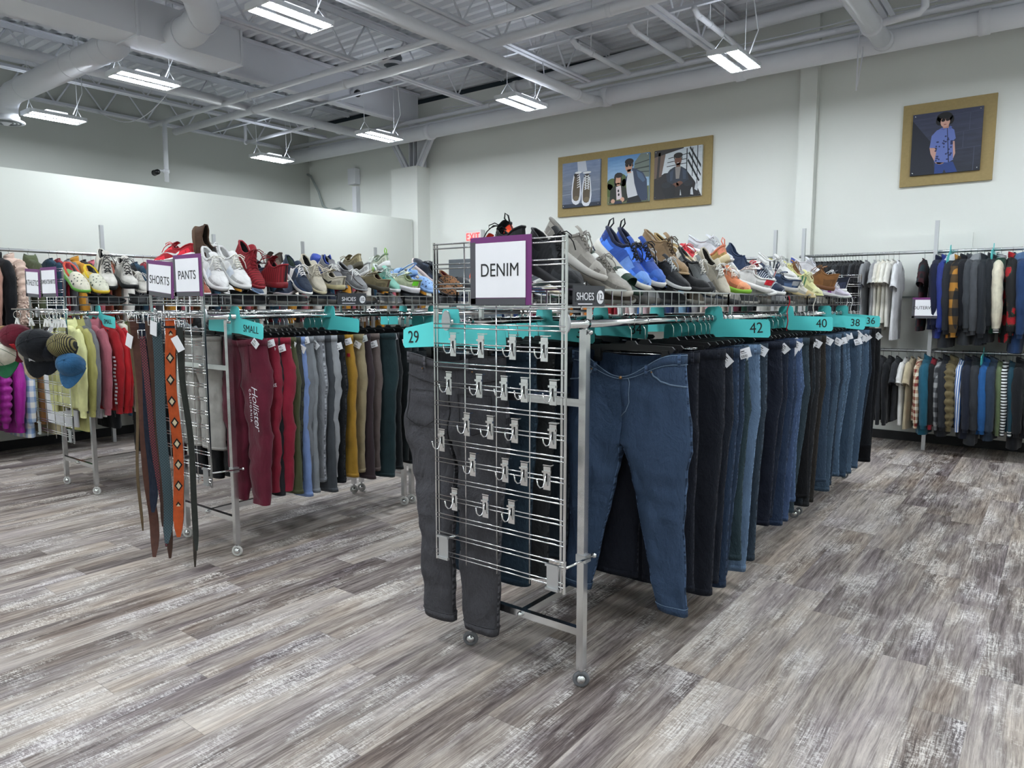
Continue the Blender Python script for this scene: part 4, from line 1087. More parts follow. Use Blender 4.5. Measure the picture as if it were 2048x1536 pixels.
def trousers(name, label, cat, v, loc, mat, group, band=None, hem=True, tagged=False, loops=False, rz=0., sc=1.):
    t = thing(name, label, cat, (loc[0], loc[1], loc[2] + ZW), (0, 0, rz), group); t.scale = (1, 1, sc)
    put('trouser_body', PM[v], mat, t)
    put('waistband', PB[v], band or mat, t)
    if hem: put('hem', PH[v], band or mat, t)
    if loops:
        P = PV[v]
        for sd in (-1, 1):
            for fr in (.92, .45):
                put('belt_loop', _BL, mat, t, P.pt(sd, P.F(fr), .0, .004), (0, 0, 0))
    if tagged:
        s_ = random.choice((.5, .8, -.3)); 
        price_tag(t, (PV[v].W + .0, -.045 - .012 * random.random(), -.005 - .05 * random.random()), (s_ * .2, s_, .30))
    return t
DG = 'jeans on the aisle rail of the denim rack'
# the large jeans facing the aisle, with their seams and pockets
def detail_jeans(P, loc, col, label, back, group, stitch, sc=1.):
    t = thing('jeans', label, 'jeans', (loc[0], loc[1], loc[2] + ZW), (0, 0, 0), group); m_ = denim(col, .42)
    st = fabric(stitch, 3.); seam = denim(col, .9)
    put('trouser_body', P.mesh(56, 72, 'jeans'), m_, t)
    put('waistband', P.band(-.0, .040, .0035), m_, t)
    m = MB()
    for sd in (-1, 1):
        for tt in (.003, .038):
            th = [lerp(-pi * .97, pi * .03, j / 30) for j in range(31)]
            m.tube([P.pt(sd, a, tt, .0042) for a in th], .0014, 5)
    put('waist_stitching', m.mesh('ws'), st, t)
    put('hem', P.band(.968, .999, .003), m_, t)
    m = MB()
    for sd in (-1, 1):
        m.tube([P.pt(sd, 2*pi*j/32, .970, .0035) for j in range(33)], .0014, 5)
    put('hem_stitching', m.mesh('hs'), st, t)
    for sd in (-1, 1):
        for fr in (.93, .46):
            put('belt_loop', _BL, seam, t, P.pt(sd, P.F(fr), .0, .006))
        m = P.line(sd, [(-.06, .03), (-.055, .3), (-.05, .6), (-.05, .9), (-.05, .985)], .0030); 
        put('side_seam', m.mesh('sseam'), seam, t)
        m = P.line(sd, [(-pi * .93, P.tc + .02), (-pi * .95, .5), (-pi * .95, .75), (-pi * .95, .98)], .0026)
        put('inner_seam', m.mesh('iseam'), seam, t)
        if not back:
            pc = [(P.F(.52), .042), (P.F(.55), .072), (P.F(.66), .100), (P.F(.80), .112), (P.F(.97), .118), (-.02, .120)]
            put('pocket_edge', P.line(sd, pc, .0034, .002).mesh('pe'), st, t)
            put('pocket_bag', P.patch(sd, P.F(.60), P.F(.97), .046, .098, .0022), seam, t)
        else:
            put('back_pocket', P.patch(sd, P.F(.24), P.F(.82), .135, .27, .0075), m_, t)
            q = [(P.F(.24), .135), (P.F(.82), .135), (P.F(.80), .240), (P.F(.53), .274), (P.F(.26), .240), (P.F(.24), .135)]
            put('pocket_stitching', P.line(sd, q, .0016, .0082).mesh('ps'), st, t)
            put('yoke_seam', P.line(sd, [(-.05, .075), (P.F(.7), .090), (P.F(.35), .105), (P.F(.03), .118)], .0018, .003).mesh('ys'), st, t)
        put('rivet', MB().sphere(P.pt(sd, P.F(.53), .05, .004), .004).mesh('rv'), plain('copper', '8a6a4a', .4, .8), t)
    if not back:
        put('fly_seam', P.line(1, [(P.F(.15), .04), (P.F(.16), .10), (P.F(.15), .19), (P.F(.10), .225), (P.F(.01), .25)], .0020, .003).mesh('fs'), st, t)
        put('fly_flap', P.patch(1, P.F(.005), P.F(.13), .03, .21, .0045), m_, t)
        put('button', MB().sphere(P.pt(1, P.F(.04), .02, .008), .0075).mesh('bt'), plain('copper', '8a6a4a', .4, .8), t)
    else:
        put('centre_seam', P.line(1, [(P.F(.005), .04), (P.F(.005), .12), (P.F(.005), .2), (P.F(.005), .3)], .0020, .003).mesh('cs'), st, t)
    return t
P1 = Pants(.265, .045, 1.10, rise=.39, hip=.30, knee=.094, hem=.066, spread=.165, sag=.10, seed=21, wave=.016)
detail_jeans(P1, (-1.475, 2.75, RZ), '2b486a', 'large mid-blue jeans facing the aisle, first on the aisle rail of the denim rack', False, DG, '6d8298')
P2 = Pants(.265, .040, 1.20, rise=.36, hip=.285, knee=.105, hem=.085, spread=.03, sag=.03, seed=22, wave=.018, lean=0.02)
detail_jeans(P2, (-2.062, 2.30, RZ - .008), '45454b', 'washed-black jeans hung back outwards beside the grid panel', True, 'jeans on the inner rail of the denim rack', '1a1a1c')
clip_hanger((-1.46, 2.752, RZ), 0, 'black clip hanger holding the large mid-blue jeans', 'hangers on the denim rack', .19, True)
clip_hanger((-2.05, 2.302, RZ), 0, 'black clip hanger holding the washed-black jeans by the grid', 'hangers on the denim rack', .19, True)

DR = [(2.88, '121826', 'very dark navy wide', 'wide'), (3.17, '151b28', 'dark indigo', 'c'), (3.26, '141c2a', 'blackish indigo', 'a'), (3.34, '1a3350', 'carpenter blue', 'c'), (3.42, '1c3450', 'deep blue', 'e'), (3.50, '223c46', 'dark teal-blue', 'd'), (3.56, '47688a', 'light washed blue', 'b'), (3.61, '52759a', 'pale faded blue', 'a'),
      (3.79, '26394a', 'grey-blue', 'c'), (4.06, '141d30', 'dark navy', 'a'), (4.14, '162338', 'ink blue', 'e'), (4.22, '1d3454', 'medium dark blue', 'c'), (4.31, '1e3656', 'true blue', 'b'), (4.39, '34527e', 'bright blue', 'a'), (4.46, '3c5c88', 'sky-washed blue', 'd'), (4.54, '2a3f4c', 'slate blue', 'b'), (4.64, '0c0e14', 'black', 'wide'), (4.74, '18222c', 'charcoal blue', 'a'), (4.86, '23262b', 'graphite', 'c'),
      (4.97, '2c2824', 'brownish grey', 'a'), (5.07, '2c4660', 'dusty blue', 'wide'), (5.17, '22384f', 'night blue', 'b'), (5.27, '37556f', 'soft blue', 'c'), (5.38, '1f3247', 'marine blue', 'a'), (5.48, '3d5f7d', 'stone-washed blue', 'd'), (5.58, '31506c', 'denim blue', 'e'), (5.68, '47698a', 'faded light blue', 'b'), (5.78, '2a4762', 'steel blue', 'a'), (5.92, '40607c', 'worn blue', 'c'), (6.04, '2d4a66', 'storm blue', 'e'), (6.18, '395a78', 'ocean blue', 'a'), (6.32, '1b2c40', 'dark rinse', 'b'), (6.46, '10141c', 'off-black', 'wide'), (6.60, '0c0f15', 'jet black', 'c')]
for k, (y, c, d, v) in enumerate(DR):
    lab = f'{d} jeans, {ordinal(k + 2)} pair from the front on the denim aisle rail'
    x = -1.46 + random.uniform(-.012, .012)
    trousers('jeans', lab, 'jeans', v, (x, y, RZ), denim(c, .3), DG, None, True, k in (2, 4, 6, 8, 10, 12, 13, 14, 17, 18, 20, 22, 23, 25, 26, 27, 28, 29, 30, 31, 33), k < 8, random.uniform(-.10, .10), random.uniform(1.05, 1.11) if 0 < k < 9 else random.uniform(.97, 1.05))
    clip_hanger((-1.46, y, RZ), random.uniform(-.05, .05), f'black clip hanger holding the {d} jeans on the denim aisle rail', 'hangers on the denim rack', .17, k < 7)
DL = [(2.52, '223d50', 'teal-blue', 'c'), (2.58, '15171b', 'black narrow', 'slim2'), (2.66, '2f3234', 'charcoal', 'c'), (2.73, '23466f', 'clear blue', 'slim'), (2.82, '2e3e4a', 'grey-blue', 'a'), (2.90, '1d3b60', 'royal-tinted', 'c'), (2.99, '172a40', 'dark blue', 'e'), (3.10, '121a26', 'inky', 'a'), (3.22, '223a55', 'mid blue', 'b'), (3.4, '111722', 'black-blue', 'c'), (3.6, '1c3048', 'plain blue', 'a'), (3.8, '141d2a', 'dark rinse', 'c')]
for k, (y, c, d, v) in enumerate(DL):
    trousers('jeans', f'{d} jeans, {ordinal(k + 2)} pair from the front on the inner denim rail', 'jeans', v, (-2.05 + random.uniform(-.01, .01), y, RZ), denim(c, .32), 'jeans on the inner rail of the denim rack', None, True, False, k < 4, random.uniform(-.12, .12), random.uniform(.92, 1.0))
    clip_hanger((-2.05, y, RZ), random.uniform(-.05, .05), f'black clip hanger holding the {d} jeans on the inner denim rail', 'hangers on the denim rack', .17, k < 3)

# ---- trousers on the pants rack
PR = [(2.50, '5c1b2d', 'burgundy joggers with white script', 'jog', 1), (2.575, '7a1b2e', 'crimson joggers with small logo', 'jog2', 1), (2.63, '26262a', 'charcoal joggers', 'slim', 1), (2.665, '801c30', 'bright crimson joggers', 'jog', 1), (2.705, '44482f', 'olive trousers', 'slim2', 1), (2.75, '2c2e28', 'dark camouflage trousers', 'slim', 1), (2.785, '7086b4', 'powder-blue trousers', 'slim2', 0), (2.815, '6d7176', 'mid-grey joggers', 'jog2', 1), (2.855, '7c8186', 'light grey trousers', 'slim2', 1), (2.93, '868b93', 'pale grey jeans', 'slim', 1), (2.985, '3f4348', 'dark heather trousers', 'slim2', 0), (3.02, '8f9296', 'silver-grey joggers', 'jog2', 0), (3.08, '1d2126', 'washed-black trousers', 'slim', 1),
      (3.165, '9a7629', 'mustard work trousers', 'slim2', 1), (3.26, '8f8367', 'khaki cargo trousers', 'slim', 1), (3.335, '33292d', 'dark brown trousers', 'slim2', 1), (3.41, '625754', 'taupe trousers', 'slim', 1), (3.49, '1f3236', 'deep teal trousers', 'a', 0), (3.59, '181c1f', 'black track trousers', 'slim2', 1), (3.68, '161d1f', 'soft black joggers', 'jog2', 1), (3.78, '1a1f22', 'black leggings', 'slim', 0), (3.9, '20272a', 'slate trousers', 'slim2', 0), (4.05, '14171a', 'coal trousers', 'slim', 0), (4.2, '1d2529', 'dark slate joggers', 'jog2', 0), (4.4, '15181b', 'ebony trousers', 'slim', 0)]
for k, (y, c, d, v, tg) in enumerate(PR):
    m_ = fabric(c) if d != 'dark camouflage trousers' else blotch('2b2d26', '3d3f33', '1b1c19', 16.)
    if 'jeans' in d or 'washed' in d: m_ = denim(c, .2)
    t = trousers('joggers' if 'jogger' in d else 'trousers', d + f', {ordinal(k + 1)} from the front on the pants rack', 'trousers', v, (-3.955 + random.uniform(-.008, .008), y, RZ), m_, 'trousers on the aisle rail of the pants rack', None, 'jogger' not in d, bool(tg), False, random.uniform(-.06, .10), random.uniform(.95, 1.03))
    clip_hanger((-3.955, y, RZ), 0, f'black clip hanger holding the {d} on the pants rack', 'hangers on the pants rack', .15, k < 3)
    P = PV[v]
    if k == 0:
        put('script_print', text_mesh('Hollister', .082, .0003, .92, 1., .35, -.0012), PAPER, t, P.pt(1, -1.2, .40, .012) + Vector((.02, -.004, 0)), (0, radians(84), 0))
        put('script_print', text_mesh('CALIFORNIA', .026, .0004, 1.4, 1.), PAPER, t, P.pt(1, -1.2, .38, .012) + Vector((-.03, -.004, -.01)), (0, radians(88), 0))
        m = MB()
        for s_ in (-1, 1): m.tube([P.pt(s_, -1.5, .03, .006), P.pt(s_, -1.5, .08, .01), P.pt(s_, -1.45, .2, .01)], .003, 6)
        put('drawstring', m.mesh('ds'), fabric('4a1424'), t)
    if k == 1: put('logo_print', text_mesh('NIKE', .03, .0004, 1., 1.), PAPER, t, P.pt(1, -.8, .30, .008) + Vector((0, -.004, 0)), (0, radians(-14), 0))
    if k == 13: put('brand_patch', MB().box((0, 0, 0), (.028, .003, .024)).mesh('bp', False), plain('red_patch', 'a8262c', .7), t, P.pt(1, -.75, .14, .006))
for k, (y, c, d, v) in enumerate([(2.46, 'b9b7b1', 'pale grey wide trousers', 'wide'), (2.56, '14161a', 'black trousers', 'slim'), (2.64, '9c9a96', 'stone shorts-length trousers', 'jog2'), (2.75, '191c20', 'charcoal trousers', 'slim2'), (2.9, '1b1d20', 'dark trousers', 'slim'), (3.05, '2c2f33', 'iron-grey trousers', 'slim2'), (3.25, '15171a', 'ink trousers', 'slim'), (3.5, '22252a', 'night trousers', 'slim2')]):
    trousers('trousers', f'{d}, {ordinal(k + 1)} from the front on the inner pants rail', 'trousers', v, (-4.54 + (.12 if k == 0 else 0), y, RZ), fabric(c), 'trousers on the inner rail of the pants rack', None, True, False, False, random.uniform(-.05, .05), .72 if k in (0, 2) else .98)
    clip_hanger((-4.54, y, RZ), 0, f'black clip hanger holding the {d} on the inner pants rail', 'hangers on the pants rack', .15)

# ---- tops on the sweatshirt rack
CU = lambda c: fabric(c, 3.)
SW = [(2.36, 'e2e3a4', 'pale yellow hoodie', 'long', 1, {}), (2.415, 'a9a565', 'olive-yellow hoodie', 'long', 1, {}), (2.46, '6f7173', 'heather grey hoodie', 'long', 1, {}), (2.53, 'a8616c', 'dusty pink hoodie', 'long', 1, {}), (2.6, '9c1d24', 'dark red sweatshirt with white sleeve print', 'long', 1, {}), (2.645, 'b01d24', 'scarlet hoodie', 'long', 1, {}), (2.69, 'a5131d', 'red sweatshirt with a small cuff emblem', 'long', 0, {}), (2.76, 'cfcbbd', 'cream ribbed sweater', 'long', 0, {}), (2.83, '7d8a58', 'sage green sweatshirt', 'long', 0, {}), (2.9, '16181b', 'black sweatshirt', 'long', 1, {}), (3.0, '3a3d42', 'charcoal hoodie', 'long', 1, {}), (3.12, '1d2f4a', 'navy sweatshirt', 'long', 0, {}), (3.28, '74777a', 'grey marl sweatshirt', 'long', 0, {}), (3.45, '15181c', 'black hoodie', 'long', 1, {}), (3.65, '4c1f28', 'maroon sweatshirt', 'long', 0, {}), (3.9, '2a2d31', 'graphite hoodie', 'long', 1, {})]
for k, (y, c, d, kd, hd, kw) in enumerate(SW):
    t = top('hoodie' if 'hoodie' in d else 'sweater', f'{d}, {ordinal(k + 1)} from the front on the sweatshirt rack', 'sweatshirt', (-6.165, y, RZ), random.uniform(-.05, .12), kd, k, fabric(c), 'sweatshirts on the aisle rail', hood=fabric(c) if hd else None, cuff=CU(c))
    coat_hanger((-6.165, y, RZ), 0, f'black hanger holding the {d}', 'hangers on the sweatshirt rack')
    if k == 4:
        m = MB()
        for i in range(13): m.box((.285 + .01 * sin(i), -.078, -.34 - i * .030), (.030, .004, .016))
        put('sleeve_print', m.mesh('sp', False), PAPER, t)
    if k == 6: put('cuff_emblem', MB().ring((.275, -.072, -.69), .012, .004, 'y', 16).mesh('em'), PAPER, t)
for k, (y, c, d, kd) in enumerate([(2.46, 'dcdde2', 'white long tee', 'tee'), (2.55, 'd0d08c', 'washed yellow long tee', 'tee'), (2.65, 'cfcdd6', 'lilac-white shirt', 'long'), (2.76, '787b80', 'grey sweatshirt', 'long'), (2.88, '1a1c20', 'black sweatshirt', 'long'), (3.0, '85493f', 'rust sweatshirt', 'long'), (3.15, '2b2e33', 'charcoal sweatshirt', 'long'), (3.35, '6c6f73', 'pewter sweatshirt', 'long')]):
    top('sweater', f'{d}, {ordinal(k + 1)} from the front on the inner sweatshirt rail', 'sweatshirt', (-6.735 + (.12 if k < 3 else 0), y, RZ), 0, kd, k, fabric(c), 'sweatshirts on the inner rail', scale=1.25 if k < 2 else 1.1)
    coat_hanger((-6.735, y, RZ), 0, f'black hanger holding the {d} on the inner sweatshirt rail', 'hangers on the sweatshirt rack')
for k, (x, y, d) in enumerate([(-6.14, 2.91, 'hanging just behind the red sweatshirt'), (-6.19, 3.06, 'hanging behind the sage green sweatshirt')]):
    trousers('trousers', f'black trousers {d}, hem well below it', 'trousers', 'slim2' if k else 'slim', (x, y, RZ), fabric('121418'), 'black trousers among the sweatshirts', None, True, False, False, 0, 1.08)
    clip_hanger((x, y, RZ), 0, f'black clip hanger holding the black trousers {d}', 'hangers on the sweatshirt rack', .15)

# ---- long wall rack by the partition
pal = [('17191d', 'black'), ('23262b', 'charcoal'), ('8e2030', 'red'), ('16181c', 'jet black'), ('d9d7d0', 'white'), ('1b2030', 'dark navy'), ('4a5138', 'olive'), ('b9606c', 'rose pink'), ('15171a', 'ink black'), ('6c7076', 'grey'), ('b3a98f', 'beige'), ('2e4a72', 'blue'), ('111316', 'soot black'), ('c9c4b8', 'cream'), ('8c4a3a', 'rust'), ('274039', 'bottle green'), ('c0872e', 'amber'), ('3a2a34', 'plum'), ('d98fa0', 'pink'), ('1e3c50', 'petrol'), ('e2e2e6', 'bright white'), ('55351f', 'brown'), ('7f9db5', 'pale blue'), ('a32638', 'cherry')]
def pick(k): return pal[(k * 7 + k // 5) % len(pal)]
NEAR = [(2.28, 'd5d2c6', 'cream wool coat', 'coat', {}), (2.43, 'b08a78', 'tan-pink long coat', 'coat', {}), (2.54, 'b3897a', 'dusty tan coat', 'coat', {}), (2.655, '101217', 'black coat', 'coat', {}), (2.76, 'd9bfb0', 'fluffy pale pink fur jacket', 'puffer', {'fur': fabric('e0c9bb')}), (2.93, '525a42', 'olive hoodie', 'long', {'hood': fabric('5b6449')})]
k = 0
for y, c, d, kd, kw in NEAR:
    top('coat' if kd != 'long' else 'hoodie', f'{d}, {ordinal(k + 1)} visible on the upper rail by the partition', 'coat', (-8.46, y, 2.085), .05, kd, k, fabric(c), 'garments on the upper rail by the partition', scale=1.0, **kw)
    coat_hanger((-8.46, y, 2.085), 0, f'black hanger holding the {d} by the partition', 'hangers on the partition rack'); k += 1
y = 3.12
while y < 8.42:
    c, d = pick(k); kd = ('long', 'tee', 'coat', 'long', 'tee')[(k * 3) % 5]
    nm = {'long': 'sweater', 'tee': 'shirt', 'coat': 'jacket'}[kd]
    top(nm, f'{d} {nm}, {ordinal(k + 1)} on the upper rail by the partition', nm, (-8.46, y, 2.085), random.uniform(-.1, .1), kd, k, fabric(c), 'garments on the upper rail by the partition')
    coat_hanger((-8.46, y, 2.085), random.uniform(-.1, .1), f'black hanger holding the {ordinal(k + 1)} garment on the upper rail by the partition', 'hangers on the partition rack')
    y += random.uniform(.062, .105); k += 1
LOW = [(2.22, '17607f', 'teal jacket', 'coat', {}), (2.32, '1d2238', 'dark indigo jacket', 'coat', {}), (2.42, '1a2440', 'navy puffer', 'puffer', {}), (2.54, '9a1f8c', 'shiny magenta puffer jacket', 'puffer', {}), (2.66, 'a01f92', 'magenta ski jacket', 'coat', {}), (2.76, 'PL', 'pale blue and white plaid shirt jacket', 'coat', {}), (2.87, '7d5733', 'tan brown jacket', 'coat', {}), (2.95, '1e2f96', 'royal blue shirt', 'tee', {}), (3.0, 'b7ad8c', 'sand jacket', 'coat', {}), (3.08, '3c4438', 'dark sage jacket', 'coat', {}), (3.16, '7c3c2c', 'brick red jacket', 'coat', {}), (3.25, '1a5d38', 'dark green jacket', 'coat', {})]
for k, (y, c, d, kd, kw) in enumerate(LOW):
    m_ = plaid('7f9cc8', 'b3c4da', 'e9e9e4', .055, 'pale_blue_plaid') if c == 'PL' else fabric(c, 1., .45 if 'magenta' in d else .9)
    top('jacket', f'{d}, {ordinal(k + 1)} visible on the lower rail by the partition', 'jacket', (-8.46, y, 1.12), .08, kd, k, m_, 'garments on the lower rail by the partition', **kw)
    coat_hanger((-8.46, y, 1.05), 0, f'black hanger holding the {d} on the lower partition rail', 'hangers on the partition rack')
for j in range(13):
    y = 3.36 + j * .13; c, d = pick(j + 3)
    top('shirt', f'{d} garment, {ordinal(j + 13)} on the lower rail by the partition', 'shirt', (-8.46, y, 1.10), 0, ('long', 'tee', 'coat')[j % 3], j, fabric(c), 'garments on the lower rail by the partition')
    coat_hanger((-8.46, y, 1.05), 0, f'black hanger holding the {ordinal(j + 13)} garment on the lower partition rail', 'hangers on the partition rack')

# ---- back wall, tees and outerwear
BG = 'garments on the upper wall rail'; H90 = pi/2
def wtop(name, label, cat, x, kind, k, mat, z=2.085, group=BG, hang=None, **kw):
    t = top(name, label, cat, (x, 8.7, z), H90 + random.uniform(-.06, .06), kind, k, mat, group, **kw)
    coat_hanger((x, 8.7, 2.085 if z > 1.5 else 1.05), H90, hang or ('black hanger holding the ' + label.split(',')[0]), 'hangers on the back wall rack')
    return t
for j in range(17):
    x = -2.30 + j * .031
    d = ['black', 'black', 'ash black', 'black', 'charcoal'][j % 5]; c = ['141519', '17181c', '25272b', '121317', '34373b'][j % 5]
    wtop('t_shirt', f'{d} t-shirt, {ordinal(j + 1)} from the pilaster on the upper wall rail', 't-shirt', x, 'tee', j, fabric(c), hang=f'black hanger of the {ordinal(j + 1)} t-shirt from the pilaster')
wtop('t_shirt', 'grey t-shirt facing outwards at the end of the black tees', 't-shirt', -1.75, 'tee', 1, fabric('8b8d90'))
for j, (x, c, d) in enumerate([(-1.665, '9fa0a2', 'light grey t-shirt at the head of the white tees'), (-1.63, 'd8d6cd', 'ivory t-shirt beside the light grey one'), (-1.585, 'dedacb', 'cream t-shirt with heavy sleeves'), (-1.54, 'e3e1d8', 'off-white t-shirt among the tees'), (-1.49, 'dcdad2', 'plain white t-shirt second from the gap'), (-1.44, 'dfe0e4', 'long white t-shirt next to the bare wall gap')]):
    wtop('t_shirt', d, 't-shirt', x, 'tee', j, fabric(c), scale=1.0 if j < 5 else 1.12)
wtop('shirt', 'dark red and black plaid shirt alone beside the post', 'shirt', -1.20, 'tee', 2, plaid('15171c', '3b1820', '1d3036', .07, 'dark_plaid'))
VG = fabric('17402f'); CRM = fabric('d9d3bd', 1.5, .6)
OUT = [(-1.075, '141a33', 'navy jacket next to the teal divider', 'coat', {}), (-1.01, '20307a', 'royal blue shell jacket', 'coat', {}), (-.955, '23262c', 'black jacket with white hood lining', 'coat', {'hood': fabric('d7d8da')}), (-.905, 'PL', 'mustard and black checked shirt jacket', 'coat', {}), (-.845, '15171d', 'black jacket with a white tag', 'coat', {'tagz': -.42}), (-.79, '3d4146', 'charcoal fleece jacket without a hood', 'coat', {}), (-.735, '4a4d52', 'dark grey hooded jacket with pale edging', 'coat', {'hood': fabric('85878a')}), (-.675, '1b2027', 'midnight blue windbreaker with plain cuffs', 'coat', {}), (-.61, '202429', 'plain black coat behind the varsity jacket', 'coat', {}),
       (-.535, 'VAR', 'green varsity jacket with cream sleeves', 'coat', {}), (-.44, 'ROSE', 'black jacket printed with red roses', 'coat', {}), (-.365, '223a60', 'denim blue hooded jacket', 'coat', {'hood': fabric('4c6688')}), (-.29, '0f1116', 'black quilted puffer at the frame edge', 'puffer', {}), (-.20, '1c2b45', 'navy coat past the frame edge', 'coat', {}), (-.10, '2a2c30', 'dark coat past the frame edge', 'coat', {}), (.02, '3a3230', 'brown coat past the frame edge', 'coat', {})]
for j, (x, c, d, kd, kw) in enumerate(OUT):
    kw = dict(kw)
    if c == 'PL': m_ = plaid('17181d', '4c3a22', 'a8752c', .075, 'mustard_check')
    elif c == 'ROSE': m_ = blotch('0c0d10', 'a3121f', '27382a', 8.5, 'rose_print')
    elif c == 'VAR': m_ = VG; kw.update(sleeve=CRM, cuff=stripes('ececea', '101318', .022, 2, .5), neck=stripes('ececea', '101318', .016, 2, .5))
    else: m_ = fabric(c, 1., .6 if 'shell' in d or 'wind' in d else .9)
    wtop('jacket', d, 'jacket', x, kd, j, m_, scale=1.0 + .10 * ((j * 5) % 4) / 3, **kw)
LO = [(-1.62, '1b1d22', 'black shirt, first on the lower wall rail', 'long', {}), (-1.54, '24262b', 'ash shirt, second on the lower wall rail', 'long', {}), (-1.46, '16181c', 'soot shirt, third on the lower wall rail', 'long', {}), (-1.39, '2a2c31', 'dark grey shirt, fourth on the lower wall rail', 'tee', {}), (-1.31, 'dfdfdd', 'white t-shirt on the lower wall rail', 'tee', {}), (-1.25, 'b9ad92', 'beige t-shirt on the lower wall rail', 'tee', {}), (-1.18, 'PL1', 'red and cream checked shirt on the lower rail', 'long', {}), (-1.11, '1f566b', 'teal padded coat with wide sleeve on the lower rail', 'coat', {}), (-1.05, '8c1f2e', 'red and black jacket on the lower rail', 'long', {'sleeve': fabric('141619')}), (-.99, 'PL2', 'grey flannel shirt on the lower rail', 'long', {}), (-.94, '24272d', 'black jacket behind the olive puffer', 'coat', {}), (-.875, '6b6044', 'olive brown quilted puffer on the lower rail', 'puffer', {}),
      (-.80, 'ST', 'blue and white striped shirt on the lower rail', 'long', {}), (-.745, '1d2230', 'navy jacket beside the striped shirt', 'coat', {}), (-.68, '2e3136', 'charcoal parka on the lower rail', 'coat', {}), (-.585, '22568f', 'bright blue anorak on the lower rail', 'coat', {}), (-.53, '2b3848', 'slate jacket behind the bright blue anorak', 'coat', {}), (-.475, '5d6b4d', 'sage green jacket on the lower rail', 'long', {}), (-.43, 'ST2', 'black and white striped top on the lower rail', 'long', {}), (-.375, '1d4150', 'petrol sweatshirt with white cuff bands', 'long', {'cuff': stripes('ececea', '16303a', .03, 2, .5)}), (-.31, '16181c', 'black coat at the frame edge on the lower rail', 'coat', {}), (-.22, '24272c', 'dark coat past the frame edge on the lower rail', 'coat', {}), (-.1, '3a3c40', 'grey coat past the frame edge on the lower rail', 'coat', {})]
for j, (x, c, d, kd, kw) in enumerate(LO):
    m_ = {'PL1': lambda: plaid('7a2f2c', 'b59a80', 'ddd5c5', .035, 'red_check'), 'PL2': lambda: plaid('2b2d31', '5c5e62', '9a9b9c', .05, 'flannel'), 'ST': lambda: stripes('e4e6ea', '3f6fb5', .028, 1, .5), 'ST2': lambda: stripes('e4e6e6', '1b1d20', .03, 2, .5)}.get(c, lambda: fabric(c))()
    wtop('jacket' if kd in ('coat', 'puffer') else 'shirt', d, 'jacket' if kd in ('coat', 'puffer') else 'shirt', x, kd, j, m_, 1.05, 'garments on the lower wall rail', **kw)
bright = ['d9d8d2', 'a83a48', 'e3e3e1', '2c3f6b', 'c9a0a8', '1b1d22', 'b52a33', 'e8c9c9', '7fa8c4', 'd6d2c4', '274f3e', 'd8843a', 'ececec', '3a6fb0', '8a8d91', '5f2436']
bn = ['white', 'raspberry', 'bright white', 'navy', 'blush', 'black', 'red', 'pale pink', 'sky blue', 'stone', 'green', 'orange', 'snow white', 'cobalt', 'grey', 'wine']
for j in range(46):
    x = -2.86 - j * .086; q = (j * 5 + j // 6) % 16
    top('shirt', f'{bn[q]} shirt, {ordinal(j + 1)} from the pilaster on the rail behind the denim row', 'shirt', (x, 8.7, 2.085), H90, ('tee', 'long')[j % 2], j, fabric(bright[q]), 'shirts on the rail behind the denim row')
    coat_hanger((x, 8.7, 2.085), H90, f'black hanger of the {ordinal(j + 1)} shirt from the pilaster, rail behind denim row', 'hangers on the rail behind the denim row')
# ================================================================== shoes on the baskets
SG = 'shoes piled on the denim basket'; SP = 'shoes piled on the pants basket'; SS_ = 'shoes on the sweatshirt basket'
def D(label, style, y, x, z, pitch, yaw=0, roll=0, name='sneaker', cat='shoe', g=SG, **kw):
    shoe(name, label, style, (x, y, z), yaw, pitch, roll, group=g, **kw)
# -- denim basket, from the grid end
D('black leather boot lying behind the denim sign', 'boot', 2.385, -1.63, 1.64, 22, -6, 0, 'boot', upper='15171a', sole='1c1d20', lining='0c0d0f', lace='0e0f11', scale=1.02)
D('second black leather boot deeper behind the denim sign', 'boot', 2.33, -1.84, 1.68, 6, 170, 0, 'boot', upper='17191c', sole='1c1d20', lining='0c0d0f', lace='0e0f11', scale=.98)
D('grey knitted runner, upper one by the grid edge', 'runner', 2.535, -1.64, 1.715, 34, 14, -6, upper='9b978f', sole='c9c6bf', lining='7d7a74', lace='8f8b84', toe='a7a39b', scale=1.08)
D('grey knitted runner, lower one resting on the basket wire', 'runner', 2.68, -1.59, 1.625, 24, 4, 4, upper='a19d95', sole='b9b5ab', lining='7d7a74', lace='8f8b84', scale=1.04)
D('green slide sandal with white band, upper of the pair', 'slide', 2.74, -1.68, 1.72, 40, 3, 0, 'slide', 'sandal', upper='1d3a2c', sole='223f31', strap='e6e8e2')
D('green slide sandal with white band, lower of the pair', 'slide', 2.83, -1.60, 1.65, 34, 2, 0, 'slide', 'sandal', upper='1d3a2c', sole='20392d', strap='e6e8e2')
D('blue foam runner with black loops, first of the pair', 'runner', 2.955, -1.64, 1.70, 40, 0, -5, upper='2f57ad', sole='e3e0d6', outsole='18203a', lining='1a2340', lace='10131c', toe='6f9be0', overlay='6c94dc', pull='12161f', heel='23408a', scale=1.12)
D('blue foam runner with black loops, second of the pair', 'runner', 3.085, -1.63, 1.71, 38, 2, 6, upper='2b50a4', sole='dfe0de', outsole='14182a', lining='1a2340', lace='10131c', swoop='151a2c', toe='3a66b8', pull='12161f', scale=1.10)
D('black trainer with grey laces, white midsole', 'low', 3.33, -1.60, 1.665, 28, 4, 3, upper='17191d', sole='dcdcda', outsole='1a1b1e', lining='3f4246', lace='c3c7c8')
D('black trainer with grey laces, heel raised behind its mate', 'low', 3.24, -1.68, 1.71, 34, -10, -3, upper='1a1d21', sole='dcdcda', lining='3f4246', lace='c9cccd', swoop='cfd2d2')
